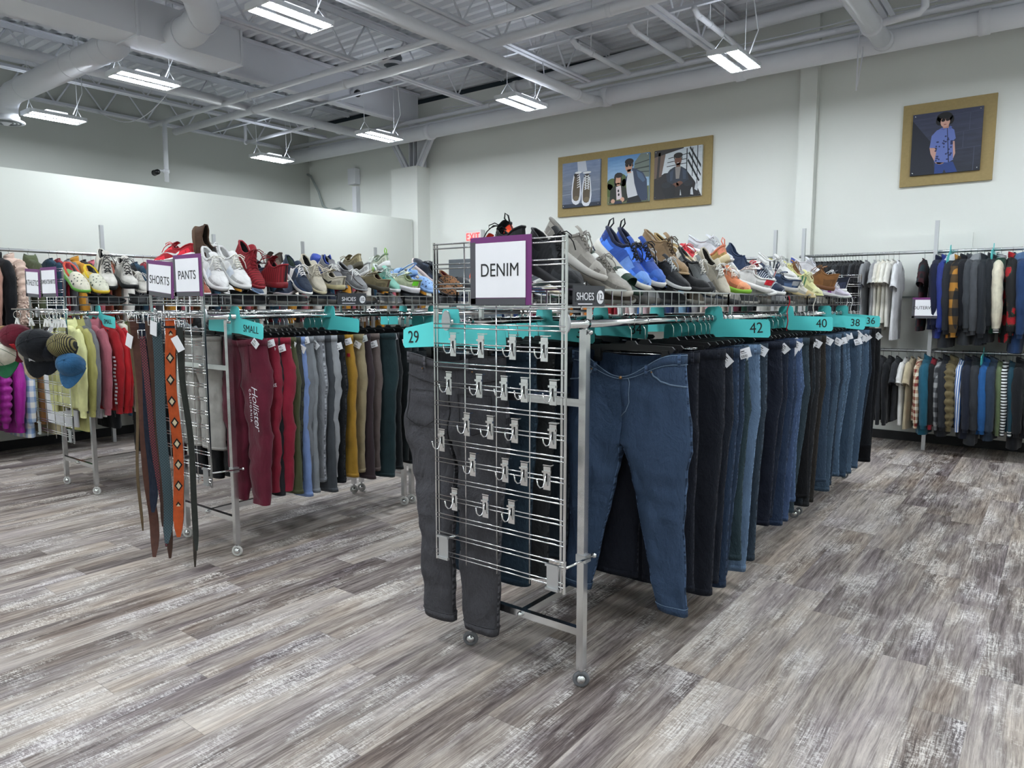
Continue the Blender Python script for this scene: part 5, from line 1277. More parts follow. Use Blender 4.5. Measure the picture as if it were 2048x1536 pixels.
D('tan lined chukka moccasin with stitched toe', 'chukka', 3.47, -1.68, 1.755, 30, 0, 0, 'moccasin', upper='8f7658', sole='b59a76', lining='cfc7b5', lace='4a3b2b', toe='957b5b', scale=1.08)
D('black boot toe showing under the tan moccasin', 'boot', 3.52, -1.57, 1.62, 12, 5, 0, 'boot', upper='1a1b1e', sole='1b1c1e', lining='101114', scale=.9)
D('olive tan loafer lying above the grey knit shoe', 'moc', 3.72, -1.74, 1.80, 30, -6, 0, 'loafer', upper='9a8152', sole='7a6642', lining='2c231b', scale=1.05)
D('grey mesh runner with black toe and striped sole', 'runner', 3.68, -1.61, 1.67, 40, 3, 4, upper='7b7f80', sole='c9c4b8', outsole='1a1c1f', lining='2a2c2f', lace='d5d3cb', toe='1d1f22', heel='d8d4c8')
D('cream cleat standing on its edge', 'low', 3.88, -1.58, 1.69, 52, 10, 30, 'cleat', upper='c6bfae', sole='e6e1d4', outsole='2b2c2c', lining='31302e', lace='efeee9')
D('gold trail shoe with salmon heel', 'runner', 4.02, -1.66, 1.72, 26, 184, 4, upper='b8975a', sole='cfc09a', lining='d27f62', lace='e8d9b4', heel='e08a70', pull='e07a62')
D('orange running shoe with lime green sole', 'runner', 4.13, -1.58, 1.635, 18, -10, 0, upper='d9845a', sole='8fc63d', lining='b86a48', lace='f0e8dc', toe='e29a70')
D('silver grey court shoe lying over the red-trimmed ones', 'low', 4.28, -1.76, 1.83, 18, -4, -8, upper='c9cdd2', sole='e6e8ea', lining='8d9298', lace='d9dce0', scale=1.1)
D('red rubber shoe tucked behind the silver one', 'low', 4.18, -1.86, 1.79, 10, -20, 0, upper='b0202c', sole='c93540', lining='7a1018', lace='d04a52')
D('white sneaker with red lining, heel towards the aisle', 'low', 4.42, -1.58, 1.665, -22, 186, 0, upper='e4e4e2', sole='f0efec', lining='c1182a', lace='e6d9d2', heel='c41d2e', scale=1.08)
D('white sneaker sole-down below the red-lined one', 'low', 4.50, -1.56, 1.60, 6, 12, 0, upper='dddddc', sole='e8e8e6', lining='b8b8b6', lace='f2f2f0')
D('navy striped knit runner with grey laces', 'runner', 4.76, -1.60, 1.655, 26, -2, 0, upper='1e2c44', um=stripes('1d2a42', 'c3cbd2', .012, 0, .62, 'striped_knit'), sole='e5e5e3', lining='1d2a40', lace='aab2ba', toe='1f2c42', scale=1.1)
D('navy slip-on standing behind the striped runner', 'flat', 4.66, -1.72, 1.78, 46, -6, 0, upper='22324e', sole='e4e4e2', lining='2f4060')
D('white leather sneaker with red laces on top of the pile', 'low', 4.92, -1.72, 1.705, -8, 176, 4, upper='e8e8e6', sole='f1f0ee', lining='b51a2a', lace='c4202e', heel='efefed', pull='22304a', scale=1.12)
D('navy and grey sneaker, heel towards the aisle', 'low', 5.06, -1.60, 1.66, -16, 184, 0, upper='2b3a52', sole='bdbab4', lining='1d2636', lace='c8c8c6', heel='8d8f92', scale=1.05)
D('white leather trainer with black lines near the post', 'low', 5.32, -1.68, 1.76, 24, -3, 0, upper='e4e4e1', sole='f0f0ee', lining='cfcfcc', lace='e9e9e6', three='3a3d40', scale=1.12)
D('tan and white sneaker with a gum toe', 'low', 5.42, -1.57, 1.62, 20, 6, 0, upper='d9d5c8', sole='cdbb8c', lining='1d1f24', lace='eeeade', toe='c9b485', heel='1d1f24')
D('pale yellow sneaker with green stripes', 'low', 5.78, -1.62, 1.665, 30, 0, 0, upper='dcdba0', sole='dfdf9c', lining='c9cfa8', lace='e6e6b8', three='3f7a58', toe='e3e2b4', scale=1.12)
D('pale yellow sneaker behind its striped mate', 'low', 5.62, -1.72, 1.73, 30, -4, 0, upper='d8d690', sole='dfdf9c', lining='c9cfa8', lace='e9e6a4', scale=1.08)
D('brown suede shoe with tied laces, heel towards the aisle', 'high', 6.12, -1.62, 1.68, -14, 182, 0, 'boot', upper='8a5d33', sole='6f4526', lining='5d3c20', lace='7a5530', toe='8f6236', scale=1.05)
D('brown suede shoe lying behind its mate', 'chukka', 5.98, -1.76, 1.75, 22, 2, 0, upper='8f6236', sole='6f4526', lining='5d3c20', lace='7a5530')
D('white and cobalt blue sneaker on top near the far end', 'low', 6.34, -1.74, 1.80, 20, 4, 0, upper='e6e6ea', sole='f0f0f0', lining='2f4fae', lace='e0e2ea', heel='3456b8', scale=1.08)
D('black and white patched sneaker near the far grid', 'high', 6.46, -1.60, 1.66, -10, 180, 0, upper='1b2030', sole='f0f0ee', lining='d9dade', lace='f2f2f2', swoop='e9e9ee', overlay='f0f0f2')
D('purple and white sneaker squeezed under the patched one', 'low', 6.38, -1.54, 1.61, 12, 0, 0, upper='d8d0e0', sole='f0f0ee', lining='8a2f8c', lace='f2f2f2', stripe='8a2f8c')
D('white sneaker with dangling laces at the far end', 'low', 6.62, -1.60, 1.65, 24, 0, 0, upper='e6e6e4', sole='f2f2f0', lining='c9c9c6', lace='f0f0ee')
D('bright orange runner leaning behind the denim sign', 'runner', 2.44, -1.94, 1.71, 38, 182, 0, upper='e2401f', sole='d9d4cc', lining='1b1c1f', lace='f0582e', swoop='16181b', pull='15171a')
D('white and black sneaker beside the orange runner', 'low', 2.62, -1.95, 1.66, 24, 176, 0, upper='dcdcda', sole='efefed', lining='17191c', lace='e6e6e4', overlay='1b1d20')
for k, (y, c, l, d) in enumerate([(2.85, '3c4046', '17191c', 'slate'), (3.05, 'a9a39a', '4a4640', 'stone'), (3.3, '24272c', '101114', 'black'), (3.6, 'd5d5d2', '9a9a98', 'white'), (3.95, '5d4a38', '2c231b', 'brown'), (4.4, 'c5c9ce', '6b6f74', 'silver'), (4.8, '1d2a42', '101626', 'navy'), (5.3, 'dadad6', '8d8d8a', 'off-white'), (5.9, '6a5a48', '30281f', 'taupe')]):
    D(f'{d} sneaker lying in the inner row of the denim basket, {ordinal(k + 1)} from the grid', 'low', y, -1.93, 1.66, 18, 180, 0, upper=c, sole='dcdcd8', lining=l, lace=c)
# hanging laces over the basket wires
def laces(x, y, z0, z1, col, label):
    pts = [(x + .006 * sin(i * 1.3), y + .012 * sin(i * .8), lerp(z0, z1, i / 9)) for i in range(10)]
    tag(put('shoe_lace', MB().tube(pts, .0035, 6, True, .5).mesh('lace'), fabric(col, 3.)), label, 'lace')
laces(-1.432, 4.84, 1.60, 1.36, 'c4202e', 'red shoe lace hanging down over the basket wires')
laces(-1.432, 5.45, 1.62, 1.40, 'e9e6da', 'cream shoe lace hanging over the basket near the pilaster')
laces(-1.432, 6.42, 1.60, 1.38, 'f0f0ee', 'white shoe lace hanging near the far end of the denim basket')
laces(-1.432, 6.60, 1.60, 1.38, 'ecece8', 'last white shoe lace at the far end of the denim basket')
# -- pants basket
def E_(label, style, y, x, z, pitch, yaw=0, roll=0, name='sneaker', cat='shoe', **kw): D(label, style, y, x, z, pitch, yaw, roll, name, cat, SP, **kw)
E_('white knit runner, one nearest the pants sign', 'runner', 2.40, -4.12, 1.70, 34, -6, 0, upper='e6e6e4', sole='f0f0ee', outsole='16181b', lining='d5d5d4', lace='f0efe8', overlay='dfe6ec', scale=1.12)
E_('white knit runner, one next to the red high-tops', 'runner', 2.52, -4.11, 1.71, 32, 4, 0, upper='e9e9e7', sole='f2f2f0', outsole='16181b', lining='d5d5d4', lace='efeee2', overlay='dfe6ee', scale=1.14)
E_('red quilted high-top, toe over the wire', 'high', 2.65, -4.14, 1.72, 36, 2, 0, upper='8e1a26', sole='8e1a26', lining='1b1416', lace='7e1620', um=stripes('941c28', '6d1219', .016, 0, .35, 'red_quilting'), scale=1.14)
E_('red quilted high-top, heel towards the aisle', 'high', 2.78, -4.11, 1.66, -6, 184, 0, upper='8e1a26', sole='7d1620', lining='14171c', lace='7e1620', um=stripes('941c28', '6d1219', .016, 0, .35, 'red_quilting'), scale=1.14)
E_('navy skate shoe with white side stripe and laces', 'low', 2.99, -4.11, 1.69, 38, 2, 0, upper='1d2b3f', sole='e6e6e3', lining='4a5a52', lace='f0f0ee', stripe='e9e9e6', scale=1.14)
E_('dark navy shoe lying low in front of the skate shoe', 'flat', 2.90, -4.08, 1.61, 8, -60, 0, upper='1f2c44', sole='b9aeb0', lining='2a3550')
E_('cream canvas sneaker with black swoosh, toe forward', 'low', 3.12, -4.12, 1.70, 40, 0, 0, upper='bfb8a6', sole='c9bf9f', lining='1e1f22', lace='d0c9b8', swoop='1d1e20', scale=1.14)
E_('cream canvas sneaker, heel towards the aisle', 'low', 3.24, -4.10, 1.66, -8, 184, 0, upper='c2bcab', sole='b3a983', lining='6a6558', lace='d0c9b8', swoop='1d1e20', scale=1.12)
E_('grey boat shoe with white laces on top', 'moc', 3.47, -4.12, 1.70, 30, 4, 0, 'boat_shoe', upper='7e7f81', sole='8a8b8d', lining='2a2b2e', lace='e9e9e6', scale=1.14)
E_('grey boat shoe leaning behind its mate', 'moc', 3.36, -4.20, 1.74, 36, -6, 0, 'boat_shoe', upper='75767a', sole='97989a', lining='2a2b2e', lace='d9d9d6', scale=1.12)
E_('olive sneaker, heel towards the aisle', 'low', 3.66, -4.11, 1.67, -14, 184, 0, upper='7d7356', sole='4a4638', lining='5b3f33', lace='8a8064', scale=1.1)
E_('olive sneaker lying behind its mate', 'low', 3.56, -4.24, 1.77, 18, 178, 0, upper='8a8062', sole='5a5546', lining='b3aa8c', lace='8a8064', scale=1.08)
E_('teal and lime runner with grey lining', 'runner', 3.80, -4.12, 1.68, 24, -4, 0, upper='7fb8a6', sole='e9ecec', lining='cfd6d2', lace='c7d6d0', overlay='2f9c98', heel='8fd63a', scale=1.08)
E_('pale green runner with lime heel, heel towards the aisle', 'runner', 3.96, -4.10, 1.66, -14, 184, 0, upper='c9cfae', sole='e4dfe4', outsole='1b1e24', lining='7d8a62', lace='e2ead8', heel='6fd02a', scale=1.08)
E_('pale green runner lying on top behind the lime one', 'runner', 3.86, -4.26, 1.78, 20, 176, 0, upper='cfd6c2', sole='e4e6e4', lining='8fa08c', lace='dfe6dc', pull='8fd63a')
E_('light blue clog with round vent holes, toe forward', 'clog', 4.20, -4.12, 1.67, 22, 6, 0, 'clog', 'clog', upper='8fb4e6', sole='86ace0', lining='2c3f66', scale=1.12)
E_('light blue clog lying behind its mate', 'clog', 4.12, -4.28, 1.74, 12, 190, 0, 'clog', 'clog', upper='93b8e8', sole='86ace0', lining='2c3f66', scale=1.1)
LEO = blotch('7a5230', '1c130d', 'a87848', 55., 'leopard_print')
E_('leopard print slipper, first past the blue clogs', 'slipper', 4.46, -4.12, 1.64, 18, 4, 0, 'slipper', 'slipper', upper='7a5230', um=LEO, sole='2b201a', lining='3a2420', scale=1.1)
E_('leopard print slipper with dark red lining', 'slipper', 4.58, -4.16, 1.70, 24, -6, 0, 'slipper', 'slipper', upper='7a5230', um=LEO, sole='2b201a', lining='5e1a1c', scale=1.1)
E_('dark navy runner standing on its toe with pale sole', 'runner', 4.40, -4.30, 1.80, -40, 186, 0, upper='1d2430', sole='d5c4c0', lining='14181f', lace='2a313c')
E_('charcoal slipper beyond the leopard pair', 'slipper', 4.72, -4.16, 1.70, 10, 10, 0, 'slipper', 'slipper', upper='2f3236', sole='1f2124', lining='1a1b1d', scale=1.1)
E_('brown ridged shoe sole turned up behind the pants sign', 'flat', 2.42, -4.30, 1.86, 84, 20, 0, upper='4a3526', sole='5b4330', lining='2a1d14', scale=1.1)
E_('red and white sneaker behind the pants sign', 'low', 2.30, -4.36, 1.80, 10, 200, 0, upper='b01c28', sole='e6e6e4', lining='8a121c', lace='d04a50', swoop='ecece9')
E_('white sneaker heel beside the brown sole', 'low', 2.50, -4.34, 1.83, -30, 186, 0, upper='e2e2e0', sole='ecece9', lining='bfbfbd', lace='f0f0ee')
E_('royal blue striped sock boot standing up in the back row', 'high', 3.40, -4.36, 1.80, -36, 170, 0, 'boot', upper='1f3f9a', sole='17306f', lining='122452', um=stripes('2347a8', '16307a', .014, 0, .4, 'blue_ribbing'))
for k, (y, c, l, d, st) in enumerate([(2.62, 'd6d4cc', '9a9a98', 'bone', 'low'), (2.84, '1c2540', '12182a', 'deep navy', 'low'), (2.98, '51473f', '2a2520', 'mocha', 'high'), (3.10, 'dedede', '1a1c1f', 'white and black', 'low'), (3.24, '5a5550', '2a2724', 'grey suede', 'flat'), (3.6, '332f2c', '1b1917', 'dark brown', 'low'), (3.75, 'e0e2e2', 'a0a4a4', 'white mesh', 'runner'), (4.0, 'ddded9', '999', 'ivory', 'low')]):
    E_(f'{d} shoe in the back row of the pants basket, {ordinal(k + 1)} from the sign', st, y, -4.36, 1.72, -8 if k % 2 else 16, 182, 0, upper=c, sole='dedede', lining=l if len(l) == 6 else '999999', lace=c)
for k, (y, c, l, d) in enumerate([(4.95, '20242a', '101114', 'black'), (5.12, 'dcdcd8', '8d8d8a', 'white'), (5.3, '7a2430', '40121a', 'wine'), (5.5, '8d9094', '4a4d50', 'grey'), (5.75, '2a3a55', '141d2e', 'blue'), (6.0, 'cfc5b0', '7d7462', 'sand'), (6.25, '1d1f23', '0f1012', 'coal'), (6.5, 'd9d9d6', '8d8d8a', 'pale')]):
    E_(f'{d} sneaker in the far section of the pants basket, {ordinal(k + 1)} past the slippers', 'low', y, -4.12, 1.66, 24, 0, 0, upper=c, sole='dedede', lining=l, lace=c)
# -- sweatshirt basket
def F_(label, style, y, x, z, pitch, yaw=0, roll=0, name='sneaker', cat='shoe', **kw): D(label, style, y, x, z, pitch, yaw, roll, name, cat, SS_, **kw)
F_('cream clog with rainbow rim, first beside the sweatshirts sign', 'clog', 2.50, -6.30, 1.70, 30, 4, 0, 'clog', 'clog', upper='dcd8c4', sole='5fa03c', lining='2c3f36', strap='c8452f', scale=1.18)
F_('cream clog with yellow strap beside the white boots', 'clog', 2.64, -6.28, 1.69, 28, 0, 0, 'clog', 'clog', upper='d6d6c2', sole='d8b830', lining='2c3f36', strap='e0c020', scale=1.18)
F_('white high-top boot with black dots and laces, toe forward', 'boot', 2.74, -6.34, 1.74, 32, -6, 0, 'boot', upper='d6d3ca', sole='17191c', outsole='111214', lining='101214', lace='111316', stripe='15171a', scale=1.2)
F_('white high-top boot with black heel dot behind its mate', 'boot', 2.90, -6.32, 1.71, 18, -4, 0, 'boot', upper='d3d0c8', sole='15171a', outsole='111214', lining='101214', lace='111316', heel='1a1c1f', scale=1.15)
F_('grey white sneaker next to the black-soled boots', 'low', 2.98, -6.27, 1.68, 24, 0, 0, upper='bdbab2', sole='c9c6be', lining='6f6c66', lace='d9d6ce', scale=1.1)
F_('grey white sneaker, heel towards the aisle, by the shorts sign', 'low', 3.12, -6.28, 1.66, -12, 184, 0, upper='c2bfb7', sole='cfccc4', lining='7a746a', lace='d9d6ce', scale=1.1)
for k, (y, c, l, d) in enumerate([(3.3, '24272b', '101114', 'black'), (3.55, '8d4a3a', '4a2418', 'rust'), (3.8, 'dcdcd8', '8d8d8a', 'white'), (4.1, '3a4a60', '1d2636', 'blue-grey'), (4.5, 'd0c8b8', '8a8272', 'sand')]):
    F_(f'{d} sneaker in the sweatshirt basket, {ordinal(k + 1)} past the grey pair', 'low', y, -6.30, 1.67, 24, 0, 0, upper=c, sole='dedede', lining=l, lace=c)

# a lower layer lying flat on the basket floors
for k in range(15):
    y = 2.62 + k * .285; c, l, d = [('3a3c40', '17191c', 'dark grey'), ('57493a', '2a2018', 'umber'), ('8f9092', '4a4c50', 'ash'), ('222529', '101114', 'black'), ('6b6154', '332c24', 'drab'), ('2a3446', '141a26', 'dusk blue'), ('a6a29a', '5f5c56', 'putty')][k % 7]
    D(f'{d} shoe lying flat under the pile, {ordinal(k + 1)} along the denim basket floor', ('low', 'flat', 'runner')[k % 3], y, -1.62 - .02 * (k % 2), 1.546, 0, 90 + 12 * (-1) ** k, 0, upper=c, sole=('3a3b3d', 'b9b6ae', '6c6a66')[k % 3], lining=l)
for k in range(12):
    y = 2.66 + k * .30; c, l, d = [('26292e', '101114', 'black'), ('4a4c50', '22242a', 'iron grey'), ('2b3446', '141a26', 'ink blue'), ('6a6258', '332c24', 'dun'), ('85878a', '45474b', 'fog grey')][k % 5]
    E_(f'{d} shoe lying flat under the pile, {ordinal(k + 1)} along the pants basket floor', ('low', 'flat', 'runner')[k % 3], y, -4.13, 1.546, 0, 90 + 10 * (-1) ** k, 0, upper=c, sole=('3a3b3d', 'a9a6a0', '5c5a56')[k % 3], lining=l)
for k in range(5):
    y = 2.75 + k * .33; c, l, d = [('202327', '101114', 'black'), ('5a5c5f', '2a2c2f', 'grey'), ('3a2f28', '1c1612', 'brown')][k % 3]
    F_(f'{d} shoe lying flat, {ordinal(k + 1)} along the sweatshirt basket floor', 'low', y, -6.33, 1.546, 0, 90, 0, upper=c, sole='3a3b3d', lining=l)

# ================================================================== caps and belts
_cr = MB(); _crr = []
for i_ in range(10):
    a_ = (pi/2) * i_ / 9
    _crr.append([(.096 * cos(a_) ** .72 * cos(t) , .086 * cos(a_) ** .72 * sin(t), .118 * sin(a_) ** .9) for t in [2*pi*j/24 for j in range(24)]])
_cr.loft(_crr, True); _cr = _cr.mesh('crown')
_br = MB(); _b = []
for i_ in range(6):
    f_ = i_ / 5
    _b.append([((.084 + .075 * f_ * sin(t) ** .8) * 1.0 * cos(t) if False else (.092 + .0 * f_) * cos(t), -(.082 + .085 * f_ * max(0, sin(t)) ** .7) * sin(t) if sin(t) > 0 else 0, .004 - .030 * f_ * (1 - abs(cos(t)) * .6) - .012 * cos(t) ** 2) for t in [pi * j / 18 for j in range(19)]])
_br.loft(_b, closed=False); _br.loft([[(a, b_, c + .004) for a, b_, c in r] for r in _b], closed=False); _br.loft([_b[-1], [(a, b_, c + .004) for a, b_, c in _b[-1]]], closed=False); _br = _br.mesh('brim')
_bt = MB().sphere((0, 0, .118), .008).mesh('btn')
_pn = MB()
for j_ in range(3):
    t_ = pi * j_ / 3 + .5
    _pn.tube([(.0965 * cos(a) ** .72 * cos(t_) if cos(a) > 0 else 0, .0865 * max(cos(a), 0) ** .72 * sin(t_), .1185 * sin(a) ** .9) for a in [radians(q) for q in range(0, 91, 10)]], .0014, 5)
    _pn.tube([(-.0965 * max(cos(a), 0) ** .72 * cos(t_), -.0865 * max(cos(a), 0) ** .72 * sin(t_), .1185 * sin(a) ** .9) for a in [radians(q) for q in range(0, 91, 10)]], .0014, 5)
_pn = _pn.mesh('panel_seams')
def cap(label, loc, rot, col, brim=None, front=None, mat=None, sc=1.15):
    t = thing('baseball_cap', label, 'cap', loc, rot, 'caps clipped to the sweatshirt grid'); t.scale = (sc,) * 3
    m_ = mat or fabric(col, 2.)
    put('crown', _cr, m_, t); put('brim', _br, fabric(brim or col, 2.), t); put('button', _bt, m_, t); put('panel_seams', _pn, fabric(brim or col, 3.), t)
    if front == 'A': put('front_mark', text_mesh('A', .045, .001, 1., 1.), PAPER, t, (0, -.088, .055), (radians(-14), 0, 0))
    if front == 'R': put('front_patch', MB().box((0, 0, 0), (.03, .003, .075)).mesh('fp', False), plain('red_flag', 'c02030', .7), t, (.02, -.082, .06), (radians(-20), 0, 0))
    if front == 'G': put('front_mark', MB().sphere((0, -.084, .07), .010).mesh('gd'), plain('green_dot', '1f6a40', .7), t)
cap('tan canvas cap at the outer end of the cap row', (-6.64, 2.12, 1.27), (radians(72), radians(10), radians(35)), '8a6a42')
cap('maroon cap with a red flag tag', (-6.37, 2.10, 1.29), (radians(74), radians(-6), radians(38)), '5e1527', front='R')
cap('white cap with green brim below the maroon one', (-6.46, 2.04, 1.16), (radians(60), radians(-10), radians(42)), 'd8d4c6', '1f5e3c', 'G')
cap('grey cap with beige brim behind the black cap', (-6.14, 2.14, 1.17), (radians(64), radians(4), radians(40)), 'a49c8c', 'a8987c')
cap('black cap with a white letter mark', (-5.91, 2.08, 1.24), (radians(72), radians(4), radians(40)), '101318', front='A', sc=1.38)
cap('dark blue-black cap behind the marked black one', (-5.87, 2.13, 1.22), (radians(70), radians(2), radians(44)), '12161f')
cap('black and gold ribbed cap', (-5.73, 2.17, 1.24), (radians(66), radians(-4), radians(40)), '7d7448', '14161a', mat=stripes('8a804f', '1b1c1c', .012, 0, .5, 'gold_ribs'), sc=1.0)
cap('blue cap lowest at the inner end of the cap row', (-5.69, 2.20, 1.10), (radians(62), radians(4), radians(40)), '2c5a80', sc=1.0)
for k, x in enumerate([-6.66, -6.40, -6.10, -6.02, -5.96, -5.90, -5.83, -5.77]):
    t = thing('clip_strip', f'white clip on a metal ring holding the caps, {ordinal(k + 1)} from the outer end', 'clip', (x, 2.20, 1.49), (0, radians(random.uniform(-8, 8)), radians(35)), 'cap clips')
    put('ring', MB().ring((0, 0, -.03), .030, .0025, 'y', 18).mesh('ring'), CH, t)
    put('clip_jaw', MB().box((-.006, 0, -.085), (.012, .012, .06), Matrix.Rotation(.2, 3, 'Y')).box((.010, 0, -.085), (.012, .012, .06), Matrix.Rotation(-.35, 3, 'Y')).mesh('jaw', False), WHITEP, t)
q = thing('display_arm', 'chrome display arm along the cap grid panel', 'arm', (-6.5, 2.21, 1.505))
put('arm_bar', MB().tube([(-.30, 0, 0), (.78, 0, 0)], .006, 8).mesh('ab'), CH, q)
for x in (-.1, .3): put('arm_bracket', MB().bar((x, 0, 0), (x, .08, 0), .012).mesh('abr', False), CH, q)
q = thing('display_arm', 'chrome display arm along the belt grid panel', 'arm', (-4.17, 2.11, 1.495))
put('arm_bar', MB().tube([(-.30, 0, 0), (.36, 0, 0)], .005, 8).mesh('ab'), CH, q)
for x in (-.24, .22): put('arm_bracket', MB().bar((x, 0, 0), (x, .08, 0), .012).mesh('abr', False), CH, q)

BR1 = blotch('a8501f', '1d1411', 'c9b48a', 14., 'woven_pattern')
def braided(c1, c2):
    k = ('br', c1, c2)
    if k not in _M:
        t = NT('braid'); o = t.coord(); sp = t.n('ShaderNodeSeparateXYZ'); t.l(o, sp.inputs[0])
        a = t.math('FRACT', t.math('MULTIPLY', t.math('ADD', sp.outputs[0], sp.outputs[2]), 62.)); b_ = t.math('FRACT', t.math('MULTIPLY', t.math('SUBTRACT', sp.outputs[0], sp.outputs[2]), 62.))
        f = t.math('GREATER_THAN', t.math('MULTIPLY', a, b_), .24)
        t.color(t.mix(f, hexc(c1), hexc(c2))); t.b.inputs['Roughness'].default_value = .7; t.bump(t.math('MULTIPLY', a, b_), .4, .004); _M[k] = t.m
    return _M[k]
def belt(label, x, y, zt, zb, w, mat, curl=.04, buckle=True, keeper=None, tw=.75, dia=None, col2=None, sx=0.):
    t = thing('belt', label, 'belt', (x, y, zt), (0, 0, tw), 'belts hanging on the grid end of the pants rack')
    w *= 1.35; L = zt - zb; pts = [(sx * (i/24) ** 1.4 + .006 * sin(i * .4 + x * 9), .010 * sin(i * .33 + x * 20) - (curl * ((i - 19) / 5) ** 2 if i > 19 else 0), -L * i / 24) for i in range(25)]
    m = MB(); rings = []
    for i, p in enumerate(pts):
        ww = w / 2 * (1 if i < 23 else (.8 if i == 23 else .35))
        rings.append([Vector(p) + Vector(q) for q in ((-ww, -.0018, 0), (ww, -.0018, 0), (ww, .0018, 0), (-ww, .0018, 0))])
    m.loft(rings, True, True, True); put('strap', m.mesh('strap', False), mat, t)
    if buckle:
        put('buckle', MB().tube([(-w*.7, -.004, .035), (w*.7, -.004, .035), (w*.7, -.004, -.012), (-w*.7, -.004, -.012), (-w*.7, -.004, .035)], .003, 6).tube([(0, -.006, .035), (0, -.006, -.014)], .0025, 6).mesh('buckle'), CH2, t)
    put('keeper_loop', MB().box((0, -.001, -.05), (w + .006, .008, .012)).mesh('keeper', False), keeper or mat, t)
    if dia:
        m = MB(); m2 = MB(); n = 9
        for i in range(n):
            z = -L * (.08 + .88 * i / n); p = pts[min(24, int(24 * (.08 + .88 * i / n)))]
            for mm, s_, o in ((m2, 1.2, -.0024), (m, .72, -.0030)):
                j = len(mm.v); a, b_ = w * .34 * s_, w * .48 * s_
                mm.v += [Vector((p[0] + u, p[1] + o - .0016, z + v)) for u, v in ((-a, 0), (0, -b_), (a, 0), (0, b_))]; mm.f.append((j, j+1, j+2, j+3))
        put('diamond_border', m2.mesh('db', False), fabric('1b1513', 3.), t); put('diamond', m.mesh('dm', False), fabric(dia, 3.), t)
    # steel hook it hangs from
LB = lambda c: fabric(c, 3., .5, .12)
belt('thin olive belt at the outer end of the belt row', -4.455, 2.06, 1.46, .15, .014, LB('5a4a33'), .01, tw=.5)
belt('wide smooth brown leather belt with curled end', -4.375, 2.05, 1.46, .02, .040, LB('4a2c22'), .07, sx=.05)
belt('navy canvas belt beside the wide brown one', -4.30, 2.06, 1.45, .30, .036, fabric('1b2231', 3.), .02)
belt('dark brown belt behind the braided one', -4.235, 2.09, 1.45, .22, .030, LB('38231b'), .02)
belt('black and red braided belt', -4.275, 2.04, 1.36, .10, .024, braided('16171a', '7a2a38'), .03, sx=.08)
belt('brown leather belt with punched tip beside the braided belt', -4.21, 2.05, 1.45, .04, .028, LB('40291f'), .03, sx=.06)
belt('dark teal braided belt', -4.115, 2.04, 1.44, .16, .040, braided('22333a', '3d5258'), .06, sx=.02)
belt('thin beige belt between the braided belts', -4.19, 2.10, 1.43, .34, .014, LB('b3a78c'), .02)
belt('orange woven belt with a diamond pattern', -3.955, 2.04, 1.47, .22, .042, fabric('a84a20', 3.), .01, True, fabric('17181b', 3.), dia='bdb194', tw=.7)
belt('plain brown belt behind the orange woven belt', -4.01, 2.08, 1.45, .24, .026, LB('402619'), .0)
belt('black belt at the inner end of the belt row', -3.885, 2.06, 1.42, .16, .024, LB('20231f'), .05, sx=.05)
belt('narrow dark belt hanging lowest behind the orange one', -3.92, 2.09, 1.40, .05, .016, LB('2c241c'), .05, sx=.03)
for k, (x, z, s_) in enumerate([(-4.10, 1.44, .3), (-3.84, 1.36, -.4), (-4.40, 1.36, .5)]):
    t = tag(put('price_tag', MB().box((0, 0, 0), (.05, .002, .085)).mesh('ptag', False), PAPER, None, (x, 2.02, z - .03), (.2, s_, .3)), ['white card tag hanging beside the teal braided belt', 'white card tag hanging beside the orange woven belt', 'white card tag near the wide brown belt'][k], 'tag')
for k, x in enumerate([-4.455, -4.375, -4.30, -4.235, -4.21, -4.115, -4.01, -3.955, -3.885]):
    q = thing('belt_hook', f'chrome prong hook holding belts, {ordinal(k + 1)} from the outer end', 'hook', (x, 2.11, 1.49), group='belt hooks')
    put('prong', MB().tube([(0, .075, .01), (0, 0, 0), (0, -.06, -.005), (0, -.085, .012)], .0032, 7).mesh('prong'), CH, q)

# ================================================================== framed photos
BOARD = paint('a89467', .8, .10, 40.)
def ell(cx, cy_, rx, ry, n=18, a0=0., a1=2*pi): return [(cx + rx * cos(lerp(a0, a1, i / n)), cy_ + ry * sin(lerp(a0, a1, i / n))) for i in range(n)]
def photo(t, cx, cz, w, h, bg, items):
    put('photo_panel', MB().box((cx, -.05, cz), (w, .03, h)).mesh('pp', False), bg, t)
    for k, (nm, col, polys) in enumerate(items):
        m = MB(); o = -.0652 - .0005 * k
        for P in polys:
            P = [(min(1, max(0, a)), min(1, max(0, b_))) for a, b_ in P]
            j = len(m.v); m.v += [Vector((cx + (a - .5) * w, o, cz + (b_ - .5) * h)) for a, b_ in P]; m.f.append(tuple(range(j, j + len(P))))
        put('printed_' + nm, m.mesh('print', False), plain('ink_' + col, col, .55), t)
    m = MB()
    for sx in (-1, 1):
        for sz in (-1, 1): m.sphere((cx + sx * (w/2 - .025), -.071, cz + sz * (h/2 - .025)), .007, n=8, m=5)
    put('mount_screws', m.mesh('screws'), CH, t)
def grad(name, top_, bot, lo, hi, mid=None):
    t = NT(name); sp = t.n('ShaderNodeSeparateXYZ'); t.l(t.coord(), sp.inputs[0])
    f = t.n('ShaderNodeMapRange'); t.l(sp.outputs[2], f.inputs[0]); f.inputs[1].default_value = lo; f.inputs[2].default_value = hi
    n_ = t.noise(t.mapping(t.coord(), (1, 1, 6)), 6., 4.)
    c = t.ramp(f.outputs[0], [(0, hexc(bot))] + ([(.5, hexc(mid))] if mid else []) + [(1, hexc(top_))])
    t.color(t.mix(.25, c, t.ramp(n_, [(.3, (.02, .02, .02, 1)), (.7, (.8, .8, .8, 1))]), 'SOFT_LIGHT')); t.b.inputs['Roughness'].default_value = .5
    return t.m
